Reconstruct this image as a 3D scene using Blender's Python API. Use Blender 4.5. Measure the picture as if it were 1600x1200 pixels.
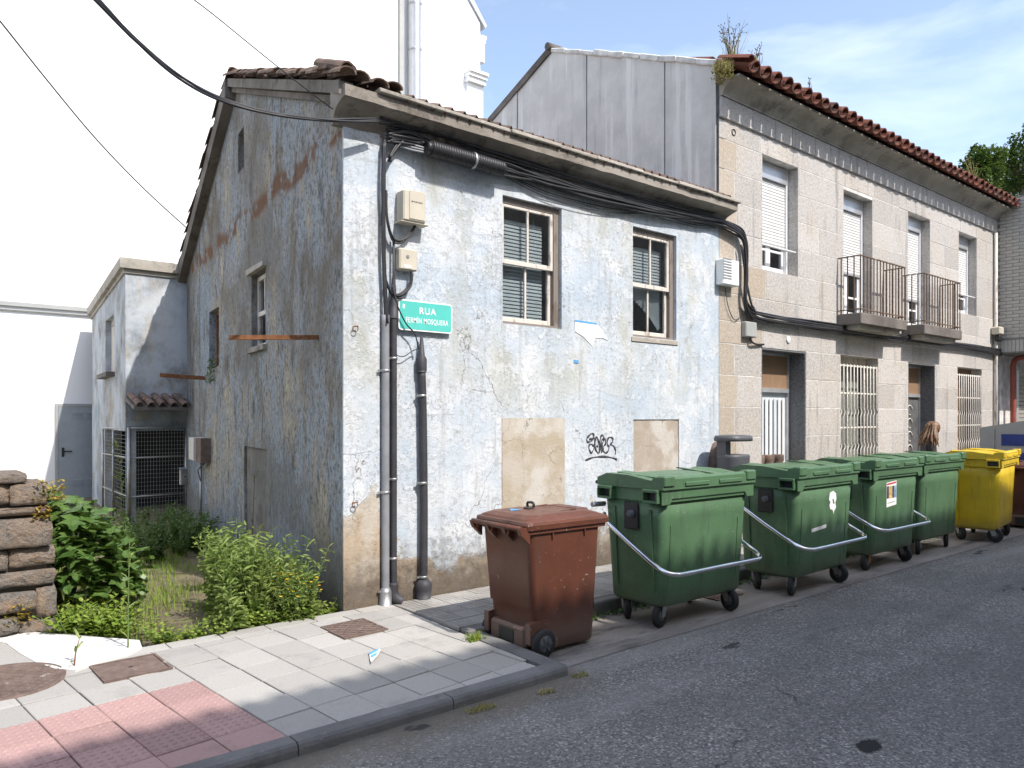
import bpy, bmesh, math, random
from mathutils import Vector, Matrix, Euler
R = math.radians
random.seed(11)
scene = bpy.context.scene
for o in list(bpy.data.objects): bpy.data.objects.remove(o)
COL = scene.collection

# ------------------------------------------------------------------ camera, sky, sun, exposure
# World frame: x along the street, y into the houses (y = 0 is the house front), z up, metres.
CAM = Vector((-3.05, -5.84, 1.75)); HEAD = R(50)
cd = bpy.data.cameras.new('camera'); cam = bpy.data.objects.new('camera', cd); COL.objects.link(cam)
cam.location = CAM; cam.rotation_euler = (R(90), 0, HEAD - R(90))
cd.sensor_width = 36; cd.lens = 36 * 1203 / 1600; cd.shift_y = 50 / 1600; cd.clip_end = 600; cd.clip_start = .05
scene.camera = cam
SUN = Vector((.14, -1, 1.2)).normalized()
w = bpy.data.worlds.new('World'); scene.world = w; w.use_nodes = True
wt = w.node_tree; bg = wt.nodes['Background']
sky = wt.nodes.new('ShaderNodeTexSky'); sky.sky_type = 'NISHITA'; sky.sun_disc = False
sky.sun_elevation = math.asin(SUN.z); sky.sun_rotation = math.atan2(SUN.x, SUN.y)
sky.air_density = 1.0; sky.dust_density = 1.3; sky.ozone_density = 1.5
tc = wt.nodes.new('ShaderNodeTexCoord'); mp = wt.nodes.new('ShaderNodeMapping'); mp.inputs['Scale'].default_value = (1.3, 1.3, 4.2)
nz = wt.nodes.new('ShaderNodeTexNoise'); nz.inputs['Scale'].default_value = 2.1; nz.inputs['Detail'].default_value = 7; nz.inputs['Roughness'].default_value = .55
nz.inputs['Distortion'].default_value = .4
rp = wt.nodes.new('ShaderNodeValToRGB'); rp.color_ramp.elements[0].color = (.04, .04, .04, 1); rp.color_ramp.elements[0].position = .48; rp.color_ramp.elements[1].position = .80
rp.color_ramp.elements[1].color = (.30, .30, .30, 1)
mx = wt.nodes.new('ShaderNodeMix'); mx.data_type = 'RGBA'; mx.inputs['B'].default_value = (8.6, 9.0, 9.6, 1)
L = wt.links.new
L(tc.outputs['Generated'], mp.inputs['Vector']); L(mp.outputs[0], nz.inputs['Vector']); L(nz.outputs['Fac'], rp.inputs[0])
L(rp.outputs[0], mx.inputs['Factor']); L(sky.outputs[0], mx.inputs['A']); L(mx.outputs['Result'], bg.inputs[0])
bg.inputs[1].default_value = .15
sd = bpy.data.lights.new('sun', 'SUN'); sd.energy = 2.75; sd.angle = R(.7); sd.color = (1, .965, .93)
so = bpy.data.objects.new('sun', sd); COL.objects.link(so); so.rotation_euler = (-SUN).to_track_quat('-Z', 'Y').to_euler()
scene.view_settings.view_transform = 'Standard'; scene.view_settings.look = 'None'
scene.view_settings.exposure = 1.0; scene.view_settings.gamma = 1; scene.view_settings.use_white_balance = True; scene.view_settings.white_balance_temperature = 6850; scene.view_settings.white_balance_tint = 10; scene.view_settings.use_curve_mapping = False
scene.render.engine = 'CYCLES'

# ------------------------------------------------------------------ pixel helpers (a pixel is a direction, the surface gives the distance)
FW = Vector((math.cos(HEAD), math.sin(HEAD), 0)); RT = Vector((math.sin(HEAD), -math.cos(HEAD), 0))
def ray(x, y): return FW + RT * ((x - 800) / 1203) + Vector((0, 0, (650 - y) / 1203))
def onY(x, y, Y=0.): r = ray(x, y); return CAM + r * ((Y - CAM.y) / r.y)
def onZ(x, y, Z=0.): r = ray(x, y); return CAM + r * ((Z - CAM.z) / r.z)
def atD(x, y, d): return CAM + ray(x, y) * d

# ------------------------------------------------------------------ mesh builder
class MB:
    def __init__(s): s.v = []; s.f = []; s.sm = []; s.mi = []
    def add(s, vs, fs, smooth=False, mi=0):
        b = len(s.v); s.v += [tuple(p) for p in vs]
        for f in fs: s.f.append(tuple(i + b for i in f)); s.sm.append(smooth); s.mi.append(mi)
        return s
    def box(s, a, b, mi=0):
        x0, y0, z0 = a; x1, y1, z1 = b
        vs = [(x, y, z) for z in (z0, z1) for y in (y0, y1) for x in (x0, x1)]
        return s.add(vs, [(0, 2, 3, 1), (4, 5, 7, 6), (0, 1, 5, 4), (2, 6, 7, 3), (0, 4, 6, 2), (1, 3, 7, 5)], mi=mi)
    def cbox(s, a, b, c=.01, mi=0, M=None, jit=0.):
        ce = [(a[i] + b[i]) / 2 for i in range(3)]; h = [abs(b[i] - a[i]) / 2 for i in range(3)]
        c = min(c, min(h) * .9)
        vs = []; idx = {}
        for sx in (-1, 1):
            for sy in (-1, 1):
                for sz in (-1, 1):
                    sg = (sx, sy, sz)
                    jt = [random.uniform(-jit, jit) for _ in range(3)] if jit else (0, 0, 0)
                    for ax in range(3):
                        p = [ce[i] + sg[i] * (h[i] - (0 if i == ax else c)) + jt[i] for i in range(3)]
                        idx[(sg, ax)] = len(vs); vs.append(Vector(p))
        fs = []
        C0 = Vector(ce)
        def face(l):
            q = [vs[i] for i in l]; n = (q[1] - q[0]).cross(q[2] - q[0]); m = sum(q, Vector()) / len(q)
            fs.append(tuple(l) if n.dot(m - C0) > 0 else tuple(reversed(l)))
        for ax in range(3):
            o1, o2 = [i for i in range(3) if i != ax]
            for sg in (-1, 1):
                l = []
                for p, q in ((-1, -1), (1, -1), (1, 1), (-1, 1)):
                    t = [0, 0, 0]; t[ax] = sg; t[o1] = p; t[o2] = q; l.append(idx[(tuple(t), ax)])
                face(l)
            for p in (-1, 1):
                for q in (-1, 1):
                    t0 = [0, 0, 0]; t0[o1] = p; t0[o2] = q; t1 = list(t0); t0[ax] = -1; t1[ax] = 1
                    t0 = tuple(t0); t1 = tuple(t1)
                    face([idx[(t0, o1)], idx[(t1, o1)], idx[(t1, o2)], idx[(t0, o2)]])
        for sx in (-1, 1):
            for sy in (-1, 1):
                for sz in (-1, 1): face([idx[((sx, sy, sz), k)] for k in range(3)])
        if M is not None: vs = [M @ p for p in vs]
        return s.add(vs, fs, mi=mi)
    def prism(s, poly, d, mi=0):
        """poly: list of 3D points (planar), d: extrusion vector"""
        n = len(poly); d = Vector(d); p0 = [Vector(p) for p in poly]; p1 = [p + d for p in p0]
        nn = Vector()
        for i in range(n): nn += p0[i].cross(p0[(i + 1) % n])
        fs = [tuple(range(n)), tuple(range(2 * n - 1, n - 1, -1))] + [(i, i + n, (i + 1) % n + n, (i + 1) % n) for i in range(n)]
        if nn.dot(d) > 0: fs = [tuple(reversed(f)) for f in fs]
        return s.add(p0 + p1, fs, mi=mi)
    def tube(s, pts, r, n=8, caps=True, mi=0, smooth=True):
        pts = [Vector(p) for p in pts]; m = len(pts); rr = r if isinstance(r, (list, tuple)) else [r] * m
        vs = []; up = None
        for i, p in enumerate(pts):
            t = (pts[min(i + 1, m - 1)] - pts[max(i - 1, 0)])
            if t.length < 1e-9: t = Vector((0, 0, 1))
            t.normalize()
            if up is None:
                up = Vector((0, 0, 1)) if abs(t.z) < .9 else Vector((1, 0, 0))
            u = (up - t * up.dot(t))
            if u.length < 1e-6: u = t.orthogonal()
            u.normalize(); up = u; w_ = t.cross(u)
            for k in range(n):
                a = 2 * math.pi * k / n; vs.append(p + (u * math.cos(a) + w_ * math.sin(a)) * rr[i])
        fs = [(i * n + k, i * n + (k + 1) % n, (i + 1) * n + (k + 1) % n, (i + 1) * n + k) for i in range(m - 1) for k in range(n)]
        s.add(vs, fs, smooth, mi)
        if caps:
            b = len(s.v) - len(vs)
            s.f.append(tuple(b + k for k in reversed(range(n)))); s.sm.append(False); s.mi.append(mi)
            s.f.append(tuple(b + (m - 1) * n + k for k in range(n))); s.sm.append(False); s.mi.append(mi)
        return s
    def lathe(s, prof, c, n=20, axis='z', mi=0, smooth=True):
        """prof: list of (radius, height) ; c: base point ; axis"""
        vs = []
        for r, h in prof:
            for k in range(n):
                a = 2 * math.pi * k / n; x, y = r * math.cos(a), r * math.sin(a)
                vs.append({'z': (c[0] + x, c[1] + y, c[2] + h), 'y': (c[0] + x, c[1] + h, c[2] + y), 'x': (c[0] + h, c[1] + x, c[2] + y)}[axis])
        m = len(prof)
        fs = [(i * n + k, i * n + (k + 1) % n, (i + 1) * n + (k + 1) % n, (i + 1) * n + k) for i in range(m - 1) for k in range(n)]
        if axis == 'y': fs = [tuple(reversed(f)) for f in fs]
        s.add(vs, fs, smooth, mi)
        b = len(s.v) - len(vs)
        if prof[0][0] > 1e-5: s.f.append(tuple(b + k for k in range(n))); s.sm.append(False); s.mi.append(mi)
        if prof[-1][0] > 1e-5: s.f.append(tuple(b + (m - 1) * n + k for k in range(n))); s.sm.append(False); s.mi.append(mi)
        return s
    def loft(s, rings, caps=True, smooth=False, mi=0):
        n = len(rings[0]); vs = [p for r in rings for p in r]; m = len(rings)
        fs = [(i * n + k, i * n + (k + 1) % n, (i + 1) * n + (k + 1) % n, (i + 1) * n + k) for i in range(m - 1) for k in range(n)]
        s.add(vs, fs, smooth, mi); b = len(s.v) - len(vs)
        if caps:
            s.f.append(tuple(b + k for k in reversed(range(n)))); s.sm.append(False); s.mi.append(mi)
            s.f.append(tuple(b + (m - 1) * n + k for k in range(n))); s.sm.append(False); s.mi.append(mi)
        return s
    def mesh(s, name, mats, fix=False):
        me = bpy.data.meshes.new(name); me.from_pydata(s.v, [], s.f)
        for m in (mats if isinstance(mats, (list, tuple)) else [mats]): me.materials.append(m)
        me.polygons.foreach_set('use_smooth', s.sm); me.polygons.foreach_set('material_index', s.mi)
        if fix:
            bm = bmesh.new(); bm.from_mesh(me); bmesh.ops.recalc_face_normals(bm, faces=bm.faces); bm.to_mesh(me); bm.free()
        me.update(); return me
    def build(s, name, mats, parent=None, fix=False, world=True):
        """world: vertices are in world space, the parent (no rotation) is at its location"""
        if parent is not None and world:
            o = origin(parent)
            if o.length > 0: s.v = [(p[0] - o.x, p[1] - o.y, p[2] - o.z) for p in s.v]
        return obj(name, s.mesh(name, mats, fix), parent)
def origin(o):
    p = Vector()
    while o is not None: p += o.location; o = o.parent
    return p
def obj(name, me, parent=None, loc=None, rot=None, scale=None):
    o = bpy.data.objects.new(name, me); COL.objects.link(o)
    if parent is not None: o.parent = parent
    if loc is not None: o.location = loc
    if rot is not None: o.rotation_euler = rot
    if scale is not None: o.scale = scale
    return o
def tag(o, label, cat, group=None):
    o['label'] = label; o['category'] = cat
    if group: o['group'] = group
    return o
def thing(name, label, cat, loc=(0, 0, 0), rz=0., group=None):
    o = bpy.data.objects.new(name, None); COL.objects.link(o); o.location = loc; o.rotation_euler = (0, 0, rz); o.empty_display_size = .1
    return tag(o, label, cat, group)
def struct(o): o['kind'] = 'structure'; return o
def stuff(o): o['kind'] = 'stuff'; return o
def copy_tree(o, parent=None):
    c = o.copy(); COL.objects.link(c); c.parent = parent
    for ch in list(o.children): copy_tree(ch, c)
    return c
def rnd(a, b): return random.uniform(a, b)
def catmull(pts, k=6):
    pts = [Vector(p) for p in pts]; out = []
    for i in range(len(pts) - 1):
        p0 = pts[max(i - 1, 0)]; p1 = pts[i]; p2 = pts[i + 1]; p3 = pts[min(i + 2, len(pts) - 1)]
        for j in range(k):
            t = j / k
            out.append(.5 * ((2 * p1) + (p2 - p0) * t + (2 * p0 - 5 * p1 + 4 * p2 - p3) * t * t + (3 * p1 - p0 - 3 * p2 + p3) * t ** 3))
    out.append(pts[-1]); return out
def rrect(hx, hy, r, z, n=4, cx=0, cy=0):
    out = []
    for (sx, sy, a0) in ((1, 1, 0), (-1, 1, 90), (-1, -1, 180), (1, -1, 270)):
        for k in range(n + 1):
            a = R(a0 + 90 * k / n); out.append(Vector((cx + sx * (hx - r) + r * math.cos(a), cy + sy * (hy - r) + r * math.sin(a), z)))
    return out

# ------------------------------------------------------------------ materials
class G:
    def __init__(s, name):
        s.m = bpy.data.materials.new(name); s.m.use_nodes = True; s.t = s.m.node_tree; s.b = s.t.nodes['Principled BSDF']
        s.tc = None
    def n(s, t): return s.t.nodes.new('ShaderNode' + t)
    def put(s, sock, v):
        if isinstance(v, bpy.types.NodeSocket): s.t.links.new(v, sock)
        elif isinstance(v, (tuple, list)) and sock.type == 'RGBA' and len(v) == 3: sock.default_value = (*v, 1)
        else: sock.default_value = v
    def co(s, k='Object', scale=None, loc=None):
        if s.tc is None: s.tc = s.n('TexCoord')
        o = s.tc.outputs[k]
        if scale or loc:
            m = s.n('Mapping'); s.put(m.inputs['Vector'], o)
            if scale: m.inputs['Scale'].default_value = scale
            if loc: m.inputs['Location'].default_value = loc
            o = m.outputs[0]
        return o
    def noise(s, scale=5, detail=4, rough=.55, vec=None, dist=0., col=False):
        a = s.n('TexNoise'); a.inputs['Scale'].default_value = scale; a.inputs['Detail'].default_value = detail
        a.inputs['Roughness'].default_value = rough; a.inputs['Distortion'].default_value = dist
        s.put(a.inputs['Vector'], vec if vec is not None else s.co()); return a.outputs['Color' if col else 'Fac']
    def vor(s, scale=5, feat='F1', vec=None, out='Distance'):
        a = s.n('TexVoronoi'); a.feature = feat; a.inputs['Scale'].default_value = scale
        s.put(a.inputs['Vector'], vec if vec is not None else s.co()); return a.outputs[out]
    def ramp(s, f, stops, mode='LINEAR'):
        a = s.n('ValToRGB'); cr = a.color_ramp; cr.interpolation = mode
        while len(cr.elements) < len(stops): cr.elements.new(.5)
        for e, (p, c) in zip(cr.elements, stops):
            e.position = p; e.color = (*c, 1) if isinstance(c, (tuple, list)) else (c, c, c, 1)
        s.put(a.inputs[0], f); return a.outputs[0]
    def mix(s, a, b, f, blend='MIX'):
        x = s.n('Mix'); x.data_type = 'RGBA'; x.blend_type = blend
        s.put(x.inputs['Factor'], f); s.put(x.inputs['A'], a); s.put(x.inputs['B'], b); return x.outputs['Result']
    def ma(s, op, a, b=0., c=0., clamp=False):
        x = s.n('Math'); x.operation = op; x.use_clamp = clamp
        s.put(x.inputs[0], a); s.put(x.inputs[1], b); s.put(x.inputs[2], c); return x.outputs[0]
    def step(s, v, a, b):
        x = s.n('MapRange'); x.interpolation_type = 'SMOOTHSTEP'
        s.put(x.inputs['Value'], v); x.inputs['From Min'].default_value = a; x.inputs['From Max'].default_value = b; return x.outputs[0]
    def xyz(s, vec=None):
        x = s.n('SeparateXYZ'); s.put(x.inputs[0], vec if vec is not None else s.co()); return x.outputs
    def rand(s): 
        x = s.n('ObjectInfo'); return x.outputs['Random']
    def bump(s, h, st=.4, d=.01, prev=None):
        x = s.n('Bump'); x.inputs['Strength'].default_value = st; x.inputs['Distance'].default_value = d
        s.put(x.inputs['Height'], h)
        if prev is not None: s.put(x.inputs['Normal'], prev)
        return x.outputs[0]
    def out(s, col, rough=.8, nrm=None, metal=0., spec=.5, **kw):
        s.put(s.b.inputs['Base Color'], col); s.put(s.b.inputs['Roughness'], rough); s.put(s.b.inputs['Metallic'], metal)
        s.b.inputs['Specular IOR Level'].default_value = spec
        if nrm is not None: s.put(s.b.inputs['Normal'], nrm)
        for k, v in kw.items(): s.put(s.b.inputs[k.replace('_', ' ')], v)
        return s.m
def simple(name, col, rough=.6, metal=0., var=.12, sc=6., bump=.0, bsc=60., spec=.5):
    g = G(name); n = g.noise(sc, 5)
    a = tuple(c * (1 - var) for c in col); b = tuple(min(1, c * (1 + var)) for c in col)
    return g.out(g.mix(a, b, g.step(n, .3, .7)), rough, g.bump(g.noise(bsc, 3), bump, .004) if bump else None, metal, spec)

def m_facade():
    g = G('plaster_facade'); x, y, z = g.xyz()
    v = g.co()
    n1 = g.noise(.9, 3); n2 = g.noise(2.6, 6, .6); n3 = g.noise(9, 6, .65); n4 = g.noise(45, 4, .7)
    blue = (.41, .495, .585); white = (.61, .64, .67); pale = (.51, .57, .63)
    c = g.mix(pale, white, g.step(n2, .40, .62))
    c = g.mix(c, blue, g.ma('MULTIPLY', g.step(n1, .46, .66), .75))
    # algae and yellowish weathering
    alg = g.noise(1.7, 7, .62, g.co(loc=(3.1, 0, 1.7), scale=(1, 1, .7)))
    hi = g.step(z, 1.2, 2.6)
    c = g.mix(c, (.39, .39, .32), g.ma('MULTIPLY', g.ma('MULTIPLY', g.step(alg, .46, .68), hi), .75))
    # thin flakes of a whiter coat with crisp edges
    fl = g.noise(5.5, 9, .72, g.co(loc=(11, 3, 6)))
    c = g.mix(c, (.68, .70, .725), g.ma('MULTIPLY', g.step(fl, .53, .55), .40)); c = g.mix(c, (.37, .385, .39), g.ma('MULTIPLY', g.step(fl, .40, .385), .6))
    # vertical rain streaks
    st = g.noise(3.2, 5, .6, g.co(scale=(2.6, 1, .25)))
    c = g.mix(c, (.30, .31, .31), g.ma('MULTIPLY', g.step(st, .52, .72), .55))
    # speckle where the top coat is rough
    rough_zone = g.ma('MULTIPLY', g.step(g.noise(1.1, 4, .5, g.co(loc=(7, 0, 2))), .42, .60), g.step(x, 4.9, 3.4))
    sp = g.step(g.noise(26, 4, .8), .52, .60)
    c = g.mix(c, (.30, .31, .31), g.ma('MULTIPLY', g.ma('MULTIPLY', sp, g.ma('ADD', g.ma('MULTIPLY', rough_zone, .8), .2)), .75))
    # exposed render: strong near the ground and the left corner
    base = g.ma('MINIMUM', g.ma('MULTIPLY', g.ma('SUBTRACT', .70, z), .45), .3)
    left = g.ma('ADD', g.ma('MULTIPLY', g.step(x, 1.0, .25), .10), g.ma('MULTIPLY', g.step(x, .37, .33), g.ma('MULTIPLY', g.step(z, 4.1, 2.6), .155)))
    rgt = g.ma('MULTIPLY', g.ma('MULTIPLY', g.step(x, 4.7, 5.1), g.step(z, 2.1, 1.3)), .14)
    e = g.ma('ADD', g.ma('ADD', g.ma('ADD', g.noise(2.0, 8, .62, g.co(loc=(1.2, 0, 5.3), scale=(1, 1, .8))), base), left), rgt)
    ex = g.step(e, .580, .592)
    tan = g.mix((.38, .30, .215), (.46, .385, .30), g.step(n3, .35, .65))
    tan = g.mix(tan, (.50, .475, .43), g.ma('MULTIPLY', g.step(n2, .45, .6), .6))
    c = g.mix(c, tan, ex)
    rim = g.ma('MULTIPLY', g.step(e, .55, .59), g.step(e, .62, .60))
    c = g.mix(c, (.58, .58, .57), g.ma('MULTIPLY', rim, .5))
    # splash dirt at the foot
    d = g.step(g.ma('ADD', g.ma('SUBTRACT', .70, z), g.ma('MULTIPLY', g.ma('SUBTRACT', n3, .5), .9)), 0, .5)
    c = g.mix(c, (.11, .088, .068), g.ma('MULTIPLY', d, .9))
    # cracks
    cr = g.vor(1.5, 'DISTANCE_TO_EDGE', g.mix(v, g.noise(3, 4, .6, col=True), .25))
    ck = g.ma('MULTIPLY', g.step(cr, .005, .0015), g.step(g.noise(1.3, 3, vec=g.co(loc=(9, 9, 9))), .52, .60))
    c = g.mix(c, (.16, .15, .14), g.ma('MULTIPLY', ck, .8))
    # rust weeping below the eave and over the window heads
    ru = g.ma('MULTIPLY', g.step(g.noise(7, 6, .7, g.co(scale=(1, 1, .6), loc=(2, 0, 0))), .60, .72), g.ma('MULTIPLY', g.step(z, 3.86, 3.98), g.step(x, 1.3, 1.8)))
    c = g.mix(c, (.30, .17, .08), g.ma('MULTIPLY', ru, .85))
    h = g.ma('ADD', g.ma('MULTIPLY', n4, .5), g.ma('ADD', g.ma('MULTIPLY', g.noise(18, 6, .7), 1.2), g.ma('MULTIPLY', ex, -.55)))
    nr = g.bump(g.ma('ADD', h, g.ma('MULTIPLY', g.step(fl, .53, .55), .45)), .6, .012); nr = g.bump(ck, -.6, .01, nr)
    return g.out(c, .92, nr, spec=.2)
def m_gable(name='plaster_gable', blue=.42, dark=1.):
    g = G(name); x, y, z = g.xyz()
    vs = g.co(scale=(1, 1, .42)); n1 = g.noise(1.9, 8, .72, vs, .5); n2 = g.noise(5, 8, .75, g.co(scale=(1, 1, .35), loc=(4, 4, 4)))
    n3 = g.noise(24, 5, .8, g.co(scale=(1, 1, .7))); n4 = g.noise(.7, 3)
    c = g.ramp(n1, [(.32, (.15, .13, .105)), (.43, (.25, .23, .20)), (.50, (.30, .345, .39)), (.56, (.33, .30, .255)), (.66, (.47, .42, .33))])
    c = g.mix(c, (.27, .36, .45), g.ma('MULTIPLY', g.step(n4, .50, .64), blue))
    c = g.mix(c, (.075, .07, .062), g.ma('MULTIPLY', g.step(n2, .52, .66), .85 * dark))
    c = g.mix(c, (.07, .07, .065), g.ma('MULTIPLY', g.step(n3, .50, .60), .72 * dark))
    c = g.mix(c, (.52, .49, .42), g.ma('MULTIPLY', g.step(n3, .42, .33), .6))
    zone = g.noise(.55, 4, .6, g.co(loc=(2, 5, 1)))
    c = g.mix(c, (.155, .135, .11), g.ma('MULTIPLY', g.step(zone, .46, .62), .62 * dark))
    if name == 'plaster_gable':
        wv = g.ma('ADD', z, g.ma('MULTIPLY', g.ma('SUBTRACT', g.noise(1.1, 3), .5), .35))
        band = g.ma('MULTIPLY', g.step(wv, 4.02, 4.12), g.step(wv, 4.34, 4.22))
        rs = g.ma('MULTIPLY', band, g.step(g.noise(3.1, 4, .6, g.co(loc=(0, 2.3, 0))), .45, .53))
        c = g.mix(c, (.15, .07, .035), g.ma('MULTIPLY', rs, .85))
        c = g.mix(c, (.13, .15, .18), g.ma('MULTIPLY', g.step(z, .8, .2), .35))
    if name != 'plaster_gable': c = g.mix(c, (.60, .65, .70), g.ma('MULTIPLY', g.step(g.noise(1.5, 6, .65, g.co(loc=(8, 1, 3))), .34, .62), .72))
    h = g.ma('ADD', n3, g.ma('MULTIPLY', g.noise(70, 4, .7), .5))
    return g.out(c, .95, g.bump(h, .7, .016), spec=.15)
def m_granite(name, col, var=.13, mott=.35):
    g = G(name); r = g.rand()
    big = g.noise(1.6, 5, .6, g.co('Object')); sp = g.noise(25, 4, .85); sp2 = g.noise(33, 3, .85, g.co(loc=(7, 3, 1)))
    lo = tuple(c * (1 - var) for c in col); hi = tuple(min(1, c * (1 + var)) for c in col)
    c = g.mix(lo, hi, r); c = g.mix(c, tuple(k * f for k, f in zip(col, (1.02, .93, .80))), g.ma('MULTIPLY', g.step(big, .45, .7), .55))
    c = g.mix(c, tuple(k * .30 for k in col), g.ma('MULTIPLY', g.step(sp, .50, .64), mott * 1.6))
    c = g.mix(c, tuple(min(1, k * 1.45) for k in col), g.ma('MULTIPLY', g.step(sp2, .50, .62), .6))
    st = g.noise(2.5, 6, .65, g.co(scale=(2.2, 2.2, .25), loc=(5, 1, 2)))
    c = g.mix(c, tuple(k * .42 for k in col), g.ma('MULTIPLY', g.step(st, .55, .72), .6))
    return g.out(c, .9, g.bump(sp, .35, .006), spec=.25)
HOLE = onZ(1357, 1166, 0)
def m_asphalt():
    g = G('asphalt'); x, y, z = g.xyz()
    n = g.noise(1.1, 5, .6); a = g.vor(130, 'F1', out='Color'); sp = g.noise(55, 3, .85); sp2 = g.noise(80, 3, .85, g.co(loc=(5, 5, 5)))
    cell = g.n('SeparateColor'); g.put(cell.inputs[0], g.vor(85, 'F1', out='Color')); cell = cell.outputs[0]
    c = g.ramp(cell, [(0., (.085, .084, .083)), (.25, (.145, .139, .132)), (.55, (.203, .195, .186)), (.86, (.252, .242, .230)), (.97, (.42, .41, .395))])
    c = g.mix(c, (.12, .118, .116), g.ma('MULTIPLY', g.step(n, .60, .40), .35))
    c = g.mix(c, (.10, .10, .105), g.ma('MULTIPLY', g.step(g.noise(.8, 6, .65, g.co(loc=(3, 8, 0), scale=(.5, 1.5, 1))), .54, .68), .55))
    cr = g.vor(.55, 'DISTANCE_TO_EDGE', g.mix(g.co(), g.noise(2.5, 5, .6, col=True), .3))
    ck = g.ma('MULTIPLY', g.step(cr, .005, .0015), g.step(g.noise(.7, 2, vec=g.co(loc=(2, 3, 9))), .54, .60))
    c = g.mix(c, (.03, .03, .03), ck)
    band = g.noise(.9, 4, .6, g.co(scale=(.12, 1.3, 1), loc=(1, 4, 2)))
    c = g.mix(c, (.31, .30, .29), g.ma('MULTIPLY', g.step(band, .48, .62), .45)); c = g.mix(c, (.085, .084, .083), g.ma('MULTIPLY', g.step(band, .46, .32), .45))
    kd = g.ma('MULTIPLY', g.step(g.ma('ADD', y, g.ma('MULTIPLY', g.noise(3, 5, .7), .5)), -2.25, -1.9), g.step(x, .9, .4)); c = g.mix(c, (.15, .125, .095), g.ma('MULTIPLY', kd, .75))
    wr = g.noise(6, 5, .7); hx = g.ma('MULTIPLY', g.ma('SUBTRACT', x, HOLE.x), 5.5); hy = g.ma('MULTIPLY', g.ma('SUBTRACT', y, HOLE.y), 9.); hole = g.step(g.ma('ADD', g.ma('SQRT', g.ma('ADD', g.ma('MULTIPLY', hx, hx), g.ma('MULTIPLY', hy, hy))), g.ma('MULTIPLY', wr, .8)), 1.0, .86)
    c = g.mix(c, (.018, .018, .018), hole)
    oil = g.ma('MULTIPLY', g.step(g.noise(2.4, 3, .5, g.co(scale=(.7, 1.6, 1), loc=(12, 7, 1))), .70, .73), .85)
    c = g.mix(c, (.03, .03, .032), oil)
    return g.out(c, .85, g.bump(g.ma('ADD', g.ma('MULTIPLY', cell, .7), sp), .8, .006), spec=.3)
def m_strip():
    g = G('gutter_concrete'); sp = g.noise(50, 3, .85)
    c = g.mix((.20, .185, .175), (.29, .275, .26), g.step(g.noise(1.5, 6, .6, g.co(scale=(.6, 2, 1))), .35, .65))
    c = g.mix(c, (.07, .065, .06), g.ma('MULTIPLY', g.step(g.noise(2.2, 6, .7, g.co(loc=(3, 1, 1), scale=(.4, 2, 1))), .54, .68), .75))
    c = g.mix(c, (.06, .06, .06), g.ma('MULTIPLY', g.step(sp, .54, .68), .5))
    return g.out(c, .9, g.bump(sp, .5, .006), spec=.25)
def m_tile(name, col, red=False):
    g = G(name); r = g.rand(); sp = g.noise(60, 3, .85); sp2 = g.noise(90, 3, .85, g.co(loc=(3, 3, 3)))
    lo = tuple(k * .86 for k in col); hi = tuple(min(1, k * 1.1) for k in col)
    c = g.mix(lo, hi, r)
    c = g.mix(c, tuple(k * .55 for k in col), g.ma('MULTIPLY', g.step(sp, .54, .68), .55))
    c = g.mix(c, tuple(min(1, k * 1.3) for k in col), g.ma('MULTIPLY', g.step(sp2, .56, .7), .4))
    w_ = g.noise(2.2, 6, .65, g.co('Object', loc=(1, 1, 1)))
    c = g.mix(c, tuple(k * .62 for k in col), g.ma('MULTIPLY', g.step(g.noise(3.3, 6, .7, g.n('NewGeometry').outputs['Position']), .52, .72), .5))
    gum = g.ma('MULTIPLY', g.step(g.vor(5.5, 'F1', g.n('NewGeometry').outputs['Position']), .055, .045), g.step(g.noise(3.7, 1, vec=g.n('NewGeometry').outputs['Position']), .52, .56))
    c = g.mix(c, tuple(k * .35 for k in col), g.ma('MULTIPLY', gum, .8))
    return g.out(c, .88, g.bump(sp, .35, .005), spec=.3)
def m_panot():
    g = G('small_square_paver'); r = g.rand(); p = g.n('NewGeometry').outputs['Position']
    sp = g.noise(90, 3, .7)
    c = g.mix((.29, .28, .265), (.37, .36, .34), r)
    c = g.mix(c, (.15, .145, .14), g.ma('MULTIPLY', g.step(sp, .54, .68), .5))
    c = g.mix(c, (.17, .155, .14), g.ma('MULTIPLY', g.step(g.noise(2.3, 6, .7, p), .48, .68), .6))
    return g.out(c, .9, g.bump(sp, .35, .005), spec=.25)
def m_glass():
    g = G('window_glass'); fr = g.n('Fresnel'); fr.inputs[0].default_value = 1.5
    gl = g.n('BsdfGlossy'); gl.inputs['Roughness'].default_value = .02; tr = g.n('BsdfTransparent'); tr.inputs[0].default_value = (.82, .86, .87, 1)
    mx = g.n('MixShader'); g.put(mx.inputs[0], g.ma('MULTIPLY', g.ma('ADD', fr.outputs[0], .04), g.ma('SUBTRACT', 1., g.n('NewGeometry').outputs['Backfacing']))); g.put(mx.inputs[1], tr.outputs[0]); g.put(mx.inputs[2], gl.outputs[0])
    g.t.links.new(mx.outputs[0], g.t.nodes['Material Output'].inputs[0]); return g.m
def m_leaf(name, a, b, tr=.25, rough=.45):
    g = G(name); r = g.rand(); p = g.noise(9, 2, .5, g.n('NewGeometry').outputs['Position'])
    c = g.mix(a, b, g.ma('FRACT', g.ma('ADD', g.ma('MULTIPLY', p, 2.1), r)))
    g.out(c, rough, spec=.4)
    t = g.n('BsdfTranslucent'); g.put(t.inputs[0], g.mix(c, (.35, .5, .05), .3)); mx = g.n('MixShader'); mx.inputs[0].default_value = tr
    g.t.links.new(g.b.outputs[0], mx.inputs[1]); g.t.links.new(t.outputs[0], mx.inputs[2]); g.t.links.new(mx.outputs[0], g.t.nodes['Material Output'].inputs[0]); return g.m
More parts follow.
